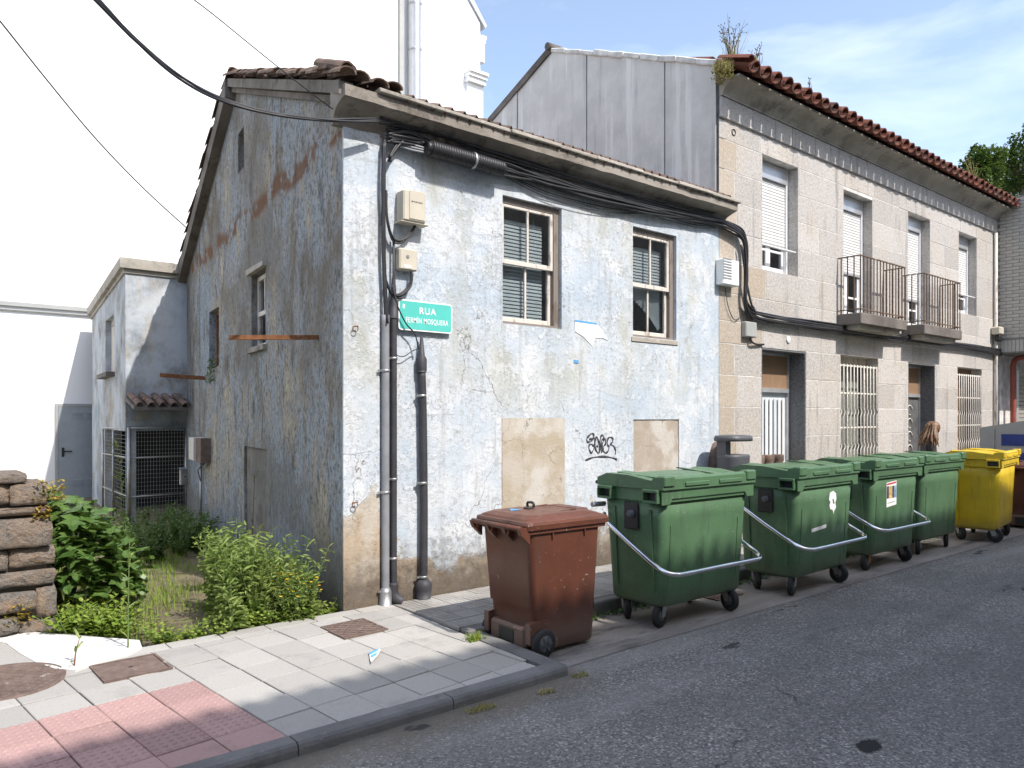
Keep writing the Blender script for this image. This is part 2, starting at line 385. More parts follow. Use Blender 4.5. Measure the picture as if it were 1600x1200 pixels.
def m_plastic(name, col, rough=.38):
    g = G(name); P_ = g.n('NewGeometry').outputs['Position']
    def pv(sc_=(1, 1, 1)):
        m_ = g.n('Mapping'); g.put(m_.inputs['Vector'], P_); m_.inputs['Scale'].default_value = sc_; return m_.outputs[0]
    n = g.noise(3, 5, .6, pv()); sc = g.noise(7, 7, .8, pv((1, 1, 6)))
    x, y, z = g.xyz()
    c = g.mix(tuple(k * .88 for k in col), tuple(min(1, k * 1.1) for k in col), g.step(n, .3, .7))
    c = g.mix(c, tuple(min(1, k * 1.2 + .09) for k in col), g.ma('MULTIPLY', g.step(sc, .58, .68), .5))
    dirt = g.step(g.noise(4, 8, .75, pv((1.6, 1.6, .3))), .50, .68)
    c = g.mix(c, tuple(k * .42 + .02 for k in col), g.ma('MULTIPLY', dirt, .55))
    low = g.step(g.ma('ADD', z, g.ma('MULTIPLY', g.noise(7, 5, .7), .3)), .52, .25)
    c = g.mix(c, (.15, .135, .115), g.ma('MULTIPLY', low, .45))
    sp = g.step(g.noise(38, 2, .6, g.co(loc=(4, 4, 4))), .70, .74)
    c = g.mix(c, (.45, .43, .38), g.ma('MULTIPLY', sp, .5))
    return g.out(c, g.ma('ADD', rough, g.ma('MULTIPLY', dirt, .25)), g.bump(g.noise(90, 3, .6), .08, .003), spec=.45)
def m_terra(name, a, b):
    g = G(name); r = g.rand(); n = g.noise(9, 6, .7); p = g.n('NewGeometry').outputs['Position']
    c = g.mix(a, b, r); c = g.mix(c, (.075, .062, .055), g.ma('MULTIPLY', g.step(g.noise(5, 6, .7, p), .45, .66), .75))
    c = g.mix(c, (.38, .34, .28), g.ma('MULTIPLY', g.step(g.noise(14, 5, .7, p), .60, .70), .5))
    return g.out(c, .9, g.bump(n, .4, .01), spec=.2)
def m_conc(name, a, b, dark=(.06, .055, .05), da=.7):
    g = G(name); n = g.noise(4, 7, .7)
    c = g.mix(a, b, g.step(g.noise(1.8, 6, .6), .35, .65)); c = g.mix(c, dark, g.ma('MULTIPLY', g.step(g.noise(3.4, 7, .7, g.co(loc=(3, 2, 7))), .50, .68), da))
    c = g.mix(c, tuple(min(1, k * 1.5) for k in b), g.ma('MULTIPLY', g.step(g.noise(12, 5, .7), .62, .7), .5))
    return g.out(c, .92, g.bump(g.ma('ADD', n, g.noise(40, 4, .7)), .5, .015), spec=.2)
def m_white():
    g = G('white_render'); x, y, z = g.xyz()
    c = g.mix((.80, .81, .82), (.86, .86, .86), g.noise(.6, 4))
    st = g.noise(1.6, 5, .6, g.co(scale=(1.5, 1, .12))); c = g.mix(c, (.66, .67, .67), g.ma('MULTIPLY', g.step(st, .62, .8), .4))
    return g.out(c, .85, g.bump(g.noise(30, 4), .1, .01), spec=.3)
def m_rubble():
    g = G('rubble_stone'); r = g.rand(); p = g.n('NewGeometry').outputs['Position']
    c = g.mix((.33, .28, .24), (.42, .32, .24), r); c = g.mix(c, (.30, .29, .27), g.ma('MULTIPLY', g.step(g.noise(4, 6, .65, p), .45, .6), .8))
    c = g.mix(c, (.45, .27, .15), g.ma('MULTIPLY', g.step(g.noise(6, 6, .7, g.co(loc=(2, 2, 2))), .54, .68), .7))
    c = g.mix(c, (.09, .08, .07), g.ma('MULTIPLY', g.step(g.noise(22, 6, .75, p), .52, .68), .75))
    c = g.mix(c, (.52, .49, .43), g.ma('MULTIPLY', g.step(g.noise(11, 6, .7, p), .60, .72), .6))
    return g.out(c, .95, g.bump(g.ma('ADD', g.ma('ADD', g.noise(9, 7, .75, p), g.vor(13, 'F1', g.mix(p, g.noise(5, 4, .6, p, col=True), .3))), g.noise(45, 5, .8, p)), 1., .045), spec=.15)
def m_soil():
    g = G('yard_soil'); n = g.noise(3, 7, .7); n2 = g.noise(30, 5, .75)
    c = g.ramp(n, [(.32, (.10, .085, .06)), (.47, (.21, .175, .125)), (.6, (.24, .22, .12)), (.72, (.15, .17, .06))])
    c = g.mix(c, (.06, .05, .04), g.ma('MULTIPLY', g.step(n2, .54, .66), .6))
    return g.out(c, .95, g.bump(g.ma('ADD', n, n2), .9, .04), spec=.1)
def m_sheet():
    g = G('fibre_cement'); x, y, z = g.xyz()
    st = g.noise(5, 6, .6, g.co(scale=(1, 1, .06))); n = g.noise(2.0, 6, .65)
    c = g.mix((.55, .545, .525), (.65, .64, .615), g.step(n, .35, .65)); c = g.mix(c, (.76, .76, .74), g.ma('MULTIPLY', g.step(st, .54, .62), .8))
    c = g.mix(c, (.27, .27, .27), g.ma('MULTIPLY', g.step(st, .44, .34), .4))
    wr = g.noise(9, 5, .6, g.co(scale=(1, 1, .5)), 1.5)
    return g.out(c, .75, g.bump(g.ma('ADD', st, g.ma('MULTIPLY', wr, .4)), .45, .05), spec=.3)
def m_rust(name='rust_iron', pa=(.16, .07, .035), pb=(.28, .13, .06)):
    g = G(name); c = g.mix(pa, pb, g.step(g.noise(12, 5, .7), .35, .65)); c = g.mix(c, (.45, .42, .38), g.ma('MULTIPLY', g.step(g.noise(7, 5, .6), .62, .70), .6))
    return g.out(c, .9, g.bump(g.noise(50, 4, .7), .4, .005), spec=.2)
def m_wood(name, paint, wear=.5, bare=(.20, .15, .11)):
    g = G(name); n = g.noise(10, 6, .7, g.co(scale=(1, 1, .35)))
    c = g.mix(paint, bare, g.ma('MULTIPLY', g.step(n, .52, .62), wear)); return g.out(c, .75, g.bump(n, .35, .006), spec=.3)
def m_peel(name, a, b):
    g = G(name); n = g.noise(3, 7, .65); c = g.mix(a, b, g.step(n, .42, .6)); c = g.mix(c, (.56, .545, .51), g.ma('MULTIPLY', g.step(g.noise(2, 6, .6, g.co(loc=(4, 0, 3))), .5, .62), .7))
    cr = g.vor(3.2, 'DISTANCE_TO_EDGE', g.mix(g.co(), g.noise(4, 4, .6, col=True), .3)); ck = g.ma('MULTIPLY', g.step(cr, .012, .003), g.step(g.noise(2, 2), .45, .55))
    c = g.mix(c, (.2, .17, .14), g.ma('MULTIPLY', ck, .8)); return g.out(c, .92, g.bump(g.ma('ADD', n, g.noise(40, 4)), .4, .01), spec=.2)

M = dict(
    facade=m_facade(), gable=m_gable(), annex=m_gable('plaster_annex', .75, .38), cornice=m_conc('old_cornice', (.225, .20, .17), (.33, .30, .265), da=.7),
    slab=m_conc('roof_slab_concrete', (.36, .335, .29), (.45, .42, .375), da=.5), verge=m_conc('verge_mortar', (.13, .115, .105), (.20, .18, .165)),
    cove=m_conc('cove_stone', (.32, .305, .265), (.44, .42, .375), da=.5), verge2=m_conc('verge_lime', (.15, .135, .12), (.22, .20, .18), da=.7), kerb=m_conc('kerb_granite', (.145, .145, .145), (.205, .203, .20), (.08, .08, .08), .5),
    white=m_white(), granite=m_granite('granite_ashlar', (.44, .42, .40), .15), granite_s=m_granite('granite_smooth', (.40, .35, .295), .1, .2), granite_d=m_granite('granite_dark', (.155, .16, .17), .05, .5), frieze=m_granite('granite_frieze', (.42, .405, .39), .12, .3),
    mortar=simple('pointing_mortar', (.64, .625, .60), .95, var=.25, bump=.3), asphalt=m_asphalt(), strip=m_strip(), tile=m_tile('paving_slab', (.385, .372, .35)), red=m_tile('tactile_paver', (.385, .25, .235)),
    panot=m_panot(), joint=simple('joint_dirt', (.10, .09, .075), .95, var=.3, bump=.3), terra=m_terra('roof_tile_clay', (.135, .050, .036), (.20, .080, .055)), terra_o=m_terra('old_roof_tile', (.15, .11, .09), (.23, .155, .12)),
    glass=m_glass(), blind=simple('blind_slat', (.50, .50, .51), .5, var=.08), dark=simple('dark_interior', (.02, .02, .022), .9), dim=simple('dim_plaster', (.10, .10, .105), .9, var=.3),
    wood_w=m_wood('white_sash_paint', (.62, .58, .53), .65), wood_d=m_wood('weathered_frame', (.22, .19, .17), .6, (.12, .09, .07)), alu=simple('aluminium', (.56, .57, .59), .4, .6, .08), alu_w=simple('white_aluminium', (.76, .77, .78), .4, var=.04),
    pvc=simple('shutter_pvc', (.72, .72, .71), .45, var=.05), ply=m_wood('plywood', (.25, .16, .10), .4, (.33, .22, .13)), curtain=simple('door_panel_blue', (.60, .66, .71), .5, var=.05), white_iron=m_wood('white_iron', (.72, .69, .64), .35, (.38, .28, .2)),
    green=m_plastic('bin_plastic_green', (.078, .158, .080)), brown=m_plastic('bin_plastic_brown', (.125, .046, .028), .38), yellow=m_plastic('bin_plastic_yellow', (.64, .45, .02), .42), black=simple('black_plastic', (.018, .018, .02), .45, var=.2), rubber=simple('rubber', (.022, .022, .023), .75, var=.3, bump=.2),
    chrome=simple('galvanised_tube', (.80, .80, .82), .17, 1., .08), zinc=simple('zinc', (.40, .40, .40), .45, .8, .2), orange=m_rust('rusty_fork', (.24, .13, .06), (.34, .20, .10)), cable=simple('cable_sheath', (.022, .022, .025), .5, var=.3), pipe=simple('grey_pipe', (.24, .25, .27), .5, var=.15), pipe_d=simple('dark_pipe', (.04, .04, .047), .6, var=.25),
    beige=simple('beige_box', (.53, .49, .40), .55, var=.06), sign=simple('sign_teal', (.09, .52, .46), .35, var=.05), signw=simple('sign_white', (.82, .84, .83), .4, var=.03), rust=m_rust(), iron=m_rust('cast_iron_cover', (.13, .095, .08), (.19, .14, .12)), balcony=m_rust('balcony_iron', (.11, .075, .055), (.21, .155, .115)),
    rubble=m_rubble(), soil=m_soil(), sheet=m_sheet(), brick=simple('pale_brick', (.45, .435, .40), .85, var=.08, bump=.3), brickj=simple('brick_joint', (.24, .235, .22), .95), redpaint=simple('red_paint', (.34, .085, .055), .5, var=.1), blue=simple('blue_panel', (.015, .04, .22), .4), greym=simple('grey_painted_steel', (.36, .37, .36), .45, var=.05), doorg=simple('grey_door_paint', (.30, .33, .36), .45, var=.05),
    lgrey=simple('litter_bin_grey', (.085, .09, .10), .5, var=.12), peel1=m_peel('filled_opening_cream', (.42, .36, .28), (.48, .435, .375)), peel2=m_peel('filled_opening_tan', (.37, .315, .26), (.41, .36, .305)), peel3=m_conc('filled_door_render', (.15, .14, .13), (.22, .205, .185), da=.5),
    graf=simple('spray_paint', (.045, .045, .06), .7, var=.4, sc=30), paper=simple('paper_white', (.80, .80, .80), .7, var=.05), bluep=simple('paper_blue', (.10, .35, .65), .6), skin=simple('skin', (.55, .34, .25), .5), hair=simple('brown_hair', (.17, .095, .05), .5, var=.45, sc=40), jacket=simple('dark_jacket', (.02, .02, .022), .8, bump=.2),
    leaf_fig=m_leaf('fig_leaf', (.04, .10, .022), (.12, .20, .05), .2, .4), leaf_w=m_leaf('weed_leaf', (.15, .24, .05), (.30, .37, .12), .35, .55), leaf_y=m_leaf('ground_cover', (.15, .25, .03), (.28, .34, .06), .3, .55), leaf_d=m_leaf('shade_leaf', (.045, .10, .025), (.09, .16, .035), .25), leaf_t=m_leaf('tree_leaf', (.03, .075, .018), (.075, .13, .03), .2),
    leaf_s=m_leaf('stonecrop', (.28, .24, .035), (.40, .26, .05), .2), dry=m_leaf('dry_grass', (.30, .27, .10), (.38, .33, .16), .2, .8), petal=simple('yellow_petal', (.78, .52, .02), .6), stem=simple('green_stem', (.13, .20, .06), .7), twig=simple('dry_twig', (.10, .08, .06), .9), bark=simple('bark', (.13, .11, .09), .95, var=.3, bump=.5),
    poster_r=simple('poster_red', (.55, .06, .09), .6), poster_d=simple('poster_dark', (.07, .05, .07), .6, var=.6, sc=18), poster_o=simple('poster_ochre', (.55, .38, .14), .6, var=.5, sc=25), poster_b=simple('poster_blue', (.20, .36, .52), .6, var=.4, sc=25), opp=simple('opposite_render', (.55, .52, .47), .9, var=.08), grey_paint=simple('grey_overpaint', (.42, .44, .44), .9, var=.1, bump=.3),
)

# ------------------------------------------------------------------ ground, road, pavements
def sheet(name, poly, z, mat): 
    return struct(MB().add([(x, y, z) for x, y in poly], [tuple(range(len(poly)))]).build(name, mat))
sheet('ground', [(-300, -300), (300, -300), (300, 300), (-300, 300)], -.06, M['soil'])
sheet('road', [(-60, -8.0), (120, -8.0), (120, -1.0), (-60, -1.0)], 0, M['asphalt'])
sheet('gutter_strip', [(.3, -1.98), (60, -1.98), (60, -1.15), (.3, -1.15)], .004, M['strip'])
yard = MB(); ny = 30; nx = 24
for j in range(ny + 1):
    for i in range(nx + 1):
        X = -6 + 8.5 * i / nx; Y = -.2 + 13.6 * j / ny
        yard.v.append((X, Y, .075 - .012 * Y * (Y > 0) + rnd(-.015, .015) * (1 < j) - (.05 if j == 0 else 0)))
for j in range(ny):
    for i in range(nx):
        a = j * (nx + 1) + i; yard.f.append((a, a + 1, a + nx + 2, a + nx + 1)); yard.sm.append(True); yard.mi.append(0)
struct(yard.build('yard_ground', M['soil']))

# wide pavement with slabs laid 6 degrees off the kerb, cut at the edges
PV = struct(MB().prism([(-40, -1.99, .09), (.45, -1.99, .09), (.45, .0, .09), (-40, .0, .09)], (0, 0, -.14)).build('pavement', M['joint']))
TA = R(6.0); T0 = Vector((-.534, -1.354)); U = Vector((math.cos(TA), math.sin(TA))); W = Vector((-math.sin(TA), math.cos(TA))); TS = .292
def clip(poly, a, b, c):
    out = []
    for i in range(len(poly)):
        p, q = poly[i], poly[(i + 1) % len(poly)]; dp = a * p[0] + b * p[1] - c; dq = a * q[0] + b * q[1] - c
        if dp <= 0: out.append(p)
        if dp * dq < 0: t = dp / (dp - dq); out.append((p[0] + (q[0] - p[0]) * t, p[1] + (q[1] - p[1]) * t))
    return out
def area(p): return abs(sum(p[i][0] * p[(i + 1) % len(p)][1] - p[(i + 1) % len(p)][0] * p[i][1] for i in range(len(p)))) / 2
full = MB().cbox((-.1425, -.1425, -.035), (.1425, .1425, 0), .004).mesh('paving_slab', M['tile'])
bumpy = MB().cbox((-.1435, -.1435, -.035), (.1435, .1435, 0), .004)
for a in range(6):
    for b in range(6): bumpy.lathe([(.0165, 0), (.0135, .0045), (.006, .0062), (.0001, .0064)], (-.12 + a * .048, -.12 + b * .048, 0), 8)
bumpy = bumpy.mesh('tactile_slab', M['red'])
COVERS = [(-2.40, -.215, .34), (-1.73, -.41, .30), (-.165, -.51, .29)]
redrows = set()
for i in range(-16, 5):
    for j in range(-4, 8):
        c = T0 + U * (i + .5) * TS + W * (j + .5) * TS
        q = [(c + U * sx * .1425 + W * sy * .1425) for sx, sy in ((-1, -1), (1, -1), (1, 1), (-1, 1))]; q = [(p.x, p.y) for p in q]
        p = clip(clip(clip(clip(q, 0, -1, 1.975), 1, 0, .437), 0, 1, -.14), -1, 0, 5.2)
        if len(p) < 3 or area(p) < .006: continue
        red = i <= -4 and j <= 1
        z = .12 + rnd(-.003, .003)
        if area(p) > .0808 and len(p) == 4:
            obj('tactile_slab' if red else 'paving_slab', bumpy if red else full, PV, (c.x, c.y, z), (rnd(-.009, .009), rnd(-.009, .009), rnd(-.008, .008) + TA + random.choice((0, math.pi / 2)) ))
        else:
            MB().prism([(a, b, z) for a, b in p], (0, 0, -.03)).build('cut_slab', M['red'] if red else M['tile'], PV)
# border run of long slabs against the yard
x = -5.2
while x < .42:
    x2 = min(x + rnd(.36, .4), .437)
    MB().cbox((x + .003, -.137, .085), (x2 - .003, -.003, .121 + rnd(-.001, .001)), .004).build('border_slab', M['tile'], PV); x = x2
PV.rotation_euler = (.0275, 0, 0)   # the pavement falls to a dropped kerb
# kerbs
KB = struct(MB().box((-40, -2.06, -.05), (.45, -2.0, .02)).build('kerb', M['joint']))
x = .58; lens = [.95, .98, 1.0, 1.0, 1.0, 1.0]
pf = [(0, -.06), (0, .035), (.008, .056), (.024, .068), (.122, .0685), (.122, -.06)]
for ln in lens:
    MB().prism([(x, -2.102 + a, b) for a, b in pf], (-ln + .008, 0, 0)).build('kerb_stone', M['kerb'], KB, fix=True); x -= ln
p2 = [(.585, -1.978), (.585, -1.16), (.446, -1.16), (.446, -1.978)]
MB().prism([(a, b, .1205 + .0265 * b) for a, b in p2], (0, 0, -.17)).build('kerb_stone', M['kerb'], KB, fix=True)
x = .46
while x < 14:
    MB().cbox((x, -1.15, -.06), (x + .99, -1.03, .118), .012).build('kerb_stone', M['kerb'], KB); x += 1.0
# narrow pavement of small ribbed pavers
NP = struct(MB().box((.452, -1.03, -.05), (15.2, 0.0, .092)).build('narrow_pavement', M['joint']))
pm = MB().box((-.099, -.099, -.03), (.099, .099, -.006))
for a in range(4):
    for b in range(4): pm.cbox((-.098 + a * .049 + .002, -.098 + b * .049 + .002, -.008), (-.049 + a * .049 - .002, -.049 + b * .049 - .002, 0), .0025)
pm = pm.mesh('small_paver', M['panot'])
for i in range(24):
    for j in range(5):
        obj('small_paver', pm, NP, (.555 + i * .2, -.925 + j * .2, .118 + rnd(-.002, .002)), (0, 0, random.choice((0, 1)) * math.pi / 2))
far = MB()
for i in range(49):
    for j in range(5): far.box((.455 + (24 + i) * .2 + .003, -1.022 + j * .2, .09), (.455 + (25 + i) * .2 - .003, -1.022 + (j + 1) * .2 - .004, .117))
stuff(far.build('far_pavers', M['panot'], NP))
# covers let into the pavement
def cover_rect(name, label, cx, cy, hx, hy, rz, lattice):
    t = thing(name, label, 'cover', (cx, cy, .127 + .0275 * cy), rz); t.rotation_euler.x = .0275
    f = MB()
    for a in ((-hx, -hy, hx, -hy + .016), (-hx, hy - .016, hx, hy), (-hx, -hy + .016, -hx + .016, hy - .016), (hx - .016, -hy + .016, hx, hy - .016)): f.box((a[0], a[1], -.02), (a[2], a[3], .006))
    f.build('frame', M['iron'], t, world=False)
    MB().box((-hx + .02, -hy + .02, -.02), (hx - .02, hy - .02, .0015)).build('plate', M['iron'], t, world=False)
    if lattice:
        n = 7
        for s in (-1, 1):
            for k in range(-n, n + 1):
                c0 = k * .055; pts = []
                q = [(-hx + .02, -hy + .02), (hx - .02, -hy + .02), (hx - .02, hy - .02), (-hx + .02, hy - .02)]
                d = Vector((.7071, .7071 * s)); nn = Vector((-d.y, d.x))
                q = clip(clip(q, nn.x, nn.y, c0 + .005), -nn.x, -nn.y, -c0 + .005)
                if len(q) >= 3 and area(q) > .0002: MB().prism([(a, b, .0066 + (.0008 if s > 0 else 0)) for a, b in q], (0, 0, -.006)).build('rib', M['iron'], t, world=False)
    else:
        MB().lathe([(.012, 0), (.012, .0035), (.006, .004)], (0, 0, .0012), 10).build('lift_hole', M['black'], t, world=False)
    return t
cover_rect('access_cover', 'square brown utility cover with diamond lattice set in the pavement', -.165, -.51, .19, .185, R(2), True)
cover_rect('access_cover', 'plain rectangular brown steel cover beside the white ramp', -1.73, -.41, .205, .18, R(2), False)
t = thing('manhole_cover', 'round cast iron manhole cover with a raised grid pattern', 'manhole', (-2.40, -.215, .121)); t.rotation_euler.x = .0275
MB().lathe([(.33, -.02), (.33, .005), (.315, .006), (.31, .002), (.0001, .002)], (0, 0, 0), 40).build('frame', M['iron'], t, world=False)
st = MB()
for a in range(-9, 10):
    for b in range(-9, 10):
        if math.hypot(a, b) * .032 < .29 and (a + b) % 2 == 0: st.cbox((a * .032 - .014, b * .032 - .008, .0), (a * .032 + .014, b * .032 + .008, .0065), .002)
stuff(st.build('raised_studs', M['iron'], t, world=False))
# white painted concrete ramp on a concrete apron
sheet('pavement_apron', [(-6.5, -.002), (-1.56, -.002), (-1.62, .30), (-2.02, .86), (-6.5, .86)], .1225, M['tile'])
px = [(-60, 985), (0, 984), (60, 988), (120, 994), (180, 997), (218, 1000), (222, 1012), (200, 1023), (170, 1030), (140, 1040), (118, 1047), (85, 1044), (55, 1034), (30, 1020), (10, 1005), (-60, 990)]
pp = [onZ(a, b, .128) for a, b in px]
struct(MB().prism([(p.x, p.y, .128) for p in pp], (0, 0, -.06)).build('white_ramp', m_conc('white_ramp_paint', (.60, .59, .565), (.70, .69, .665), (.34, .31, .27), .35)))

# ------------------------------------------------------------------ plaster house
def wall_grid(mb, P, D, holes, t0, t1, z0, top, depth, extra=(), flip=False, sub=None):
    """vertical wall through P along D; rectangular holes with reveals; top(t) gives the height"""
    ts = sorted(set([t0, t1] + [h[0] for h in holes] + [h[1] for h in holes] + list(extra)))
    D = Vector((D[0], D[1], 0)).normalized(); nin = Vector((-D.y, D.x, 0)) * (-1 if flip else 1)
    P = Vector((P[0], P[1], 0))
    def pt(t, z, d=0.): return P + D * t + nin * d + Vector((0, 0, z))
    def quad(a, b, c, d): mb.add([a, b, c, d], [(3, 2, 1, 0) if flip else (0, 1, 2, 3)])
    for a, b in zip(ts[:-1], ts[1:]):
        hs = sorted([h for h in holes if h[0] <= a + 1e-6 and h[1] >= b - 1e-6], key=lambda h: h[2]); z = z0
        for h in hs: quad(pt(a, z), pt(b, z), pt(b, h[2]), pt(a, h[2])); z = h[3]
        quad(pt(a, z), pt(b, z), pt(b, top(b)), pt(a, top(a)))
    for (a, b, c, d) in [h[:4] for h in holes]:
        quad(pt(a, c), pt(a, c, depth), pt(b, c, depth), pt(b, c)); quad(pt(a, d, depth), pt(a, d), pt(b, d), pt(b, d, depth))
        quad(pt(a, c), pt(a, d), pt(a, d, depth), pt(a, c, depth)); quad(pt(b, c, depth), pt(b, d, depth), pt(b, d), pt(b, c))
H = thing('plaster_house', 'derelict two-storey house with peeling pale blue plaster and shaded gable', 'house')
GD = Vector((.146, .99, 0)).normalized(); GN = Vector((-GD.y, GD.x, 0))
def gp(t, z, o=0.): return GD * t + GN * o + Vector((0, 0, z))
HW = [(1.73, 2.53, 2.66, 3.92), (3.65, 4.44, 2.66, 3.92)]
HP = [(1.72, 2.57, .0, 1.73), (3.66, 4.49, .55, 1.71)]
mb = MB(); wall_grid(mb, (0, 0), (1, 0), HW + HP, 0, 5.3, -.05, lambda t: 4.5, .16); mb.build('front_wall', M['facade'], H)
MB().box((.0, -.018, -.05), (.345, -.001, 4.3)).build('corner_strip', M['facade'], H)
for (a, b, c, d), m in zip(HP, ('peel1', 'peel2')):
    q = MB(); n = 16   # slightly uneven infill, a little proud on one edge
    for i in range(n + 1):
        for k in range(n + 1): q.v.append((a + (b - a) * i / n, (-.006 if m == 'peel1' else .012) + rnd(-.003, .003), c + (d - c) * k / n))
    for i in range(n):
        for k in range(n): v0 = i * (n + 1) + k; q.f.append((v0, v0 + n + 1, v0 + n + 2, v0 + 1)); q.sm.append(True); q.mi.append(0)
    q.build('blocked_opening', M[m], H)
def gtop(t): return 4.45 + (5.93 - 4.45) * t / 4.1 if t <= 4.1 else 5.93 + (4.15 - 5.93) * (t - 4.1) / 3.8
GW = [(2.55, 3.22, 2.55, 3.42), (5.16, 5.88, 2.45, 3.29), (3.62, 3.94, 4.83, 5.33)]
mb = MB(); wall_grid(mb, (0, 0), (GD.x, GD.y), [(a, b, c, d) for a, b, c, d in GW] + [(2.5, 3.6, -.05, 1.38)], 0, 7.9, -.05, gtop, .2, (4.1,), flip=True)
# wall_grid reveals run inwards: the inside of the gable is on the +x side
mb.build('gable_wall', M['gable'], H)
q = MB(); n = 10
for i in range(n + 1):
    for k in range(n + 1):
        p = gp(2.5 + 1.1 * i / n, -.05 + 1.43 * k / n, -.03 + rnd(-.005, .005)); q.v.append(tuple(p))
for i in range(n):
    for k in range(n): v0 = i * (n + 1) + k; q.f.append((v0, v0 + 1, v0 + n + 2, v0 + n + 1)); q.sm.append(True); q.mi.append(0)
q.build('blocked_door', M['peel3'], H)
# hidden sides and floor plate keep the inside dark
mb = MB(); bk = gp(7.9, 0)
mb.add([(bk.x, bk.y, -.05), (5.3, bk.y, -.05), (5.3, bk.y, 4.2), (bk.x, bk.y, 4.2)], [(0, 1, 2, 3)]).build('back_wall', M['dim'], H)
MB().prism([(.3, .6, 2.3), (5.25, .6, 2.3), (5.25, 7.5, 2.3), (1.3, 7.5, 2.3)], (0, 0, .06)).build('upper_floor', M['dim'], H)
MB().box((.32, 1.3, 2.37), (5.24, 1.36, 4.4)).build('partition', M['dim'], H)
# cornice and coping along the front
prof = [(.02, 4.16), (-.012, 4.16), (-.03, 4.19), (-.045, 4.235), (-.075, 4.275), (-.125, 4.305), (-.185, 4.325), (-.235, 4.335), (-.235, 4.425), (.02, 4.44)]
mb = MB(); nseg = 40; rings = []
for k in range(nseg + 1):
    X = -.10 + 5.47 * k / nseg; j = rnd(-.006, .006)
    rings.append([Vector((X, (a + j) if a < 0 else a, b + rnd(-.004, .004))) for a, b in prof])
mb.loft(rings); mb.build('cornice', M['cornice'], H, fix=True)
x = .2
while x < 5.36:
    x2 = min(x + rnd(.5, .8), 5.40)
    MB().cbox((x, -.27 + rnd(-.01, .01), 4.428 + rnd(-.004, .004)), (x2 - .004, .05, 4.462 + rnd(-.004, .008)), .006, jit=.003).build('coping_slab', M['slab'], H); x = x2
# verge along the gable slope
vg = MB()
def vpoly(pts, h): return pts + [(t, z - h) for t, z in reversed(pts)]
def gextr(poly, o0, o1, name, mat, par=H): MB().prism([gp(t, z, o0) for t, z in poly], GN * (o1 - o0)).build(name, mat, par, fix=True)
gextr(vpoly([(-.20, 4.46), (4.1, 6.08)], .105), -.02, .10, 'verge', M['verge2'])
gextr(vpoly([(4.1, 6.08), (8.35, 4.11)], .24), -.02, .13, 'verge', M['verge'])
gextr(vpoly([(.1, 4.455), (4.1, 5.975)], .06), -.02, .05, 'verge_moulding', M['verge'])
# old barrel tiles
def barrel(L=.45, r0=.10, r1=.082, th=.013, n=7, up=1, mat=None, name='roof_tile'):
    mb = MB(); rows = []
    for y, r in ((0, r0), (L, r1)):
        for rr in (r, r - th):
            rows.append([Vector((rr * math.cos(math.pi * k / n), y, up * rr * math.sin(math.pi * k / n) * 1.0)) for k in range(n + 1)])
    vs = [p for row in rows for p in row]; m = n + 1; f = []
    for k in range(n):
        f += [(k, k + 1, 2 * m + k + 1, 2 * m + k), (m + k, 3 * m + k, 3 * m + k + 1, m + k + 1), (k, m + k, m + k + 1, k + 1), (2 * m + k, 2 * m + k + 1, 3 * m + k + 1, 3 * m + k)]
    f += [(0, 2 * m, 3 * m, m), (n, m + n, 3 * m + n, 2 * m + n)]
    mb.add(vs, f); return mb.mesh(name, mat, fix=True)
TO = barrel(r0=.078, r1=.062, L=.38, mat=M['terra_o']); TN = barrel(mat=M['terra']); TNd = barrel(up=-1, mat=M['terra'], r0=.10, r1=.085)
ang = math.atan2(GD.x, GD.y)
def tile_line(me, p0, p1, step, par, jz=.02, rz=0.):
    d = p1 - p0; n = int(d.length / step); u = d.normalized()
    pitch = math.asin(u.z); yaw = math.atan2(-u.x, u.y)
    for k in range(n + 1):
        p = p0 + u * (k * step) + Vector((0, 0, .018))
        obj('roof_tile', me, par, p + Vector((rnd(-jz, jz), 0, rnd(-.2, .6) * jz)), (pitch - .04 + rnd(-.05, .05) * jz * 20, rnd(-.25, .25) * jz * 20, yaw + rnd(-.1, .1) * jz * 20), (1.05, 1, .72))
for c in range(4):
    o = .07 - .145 * c
    tile_line(TO, gp(-.30 + .03 * c, 4.47 - .0 * c, o), gp(4.0, 6.07, o), .26, H, .03)
    tile_line(TO, gp(8.35, 4.12, o), gp(4.15, 6.07, o), .26, H, .03)
for k in range(2):   # loose heap at the front corner of the verge
    obj('roof_tile', TO, H, gp(-.2 + .12 * k, 4.53 + .05 * k + rnd(0, .03), .03 - .05 * k), (R(22), rnd(-.4, .4), rnd(-.6, .4)))
rf = MB(); n = 36
for s0, z0, s1, z1 in ((-.2, 4.45, 4.1, 6.06), (8.3, 4.13, 4.1, 6.06)):
    b = len(rf.v)
    for k in range(n * 4 + 1):
        X = k / (n * 4)
        for t, z in ((s0, z0), (s1, z1)):
            g0 = gp(t, 0, -.40); xx = g0.x + (5.28 - g0.x) * X; rf.v.append((xx, g0.y, z + .045 * math.sin(k * math.pi / 2) ** 1))
    for k in range(n * 4): rf.f.append((b + 2 * k, b + 2 * k + 2, b + 2 * k + 3, b + 2 * k + 1)); rf.sm.append(False); rf.mi.append(0)
stuff(rf.build('roof_tile_field', M['terra_o'], H))
rb = MB().add([gp(-.1, 4.42, 0), gp(4.1, 6.0, 0), gp(8.0, 4.15, 0), (5.3, 7.9, 4.15), (5.3, 4.1, 6.0), (5.3, -.1, 4.42)], [(0, 1, 4, 5), (1, 2, 3, 4)]); rb.build('roof_deck', M['dim'], H)

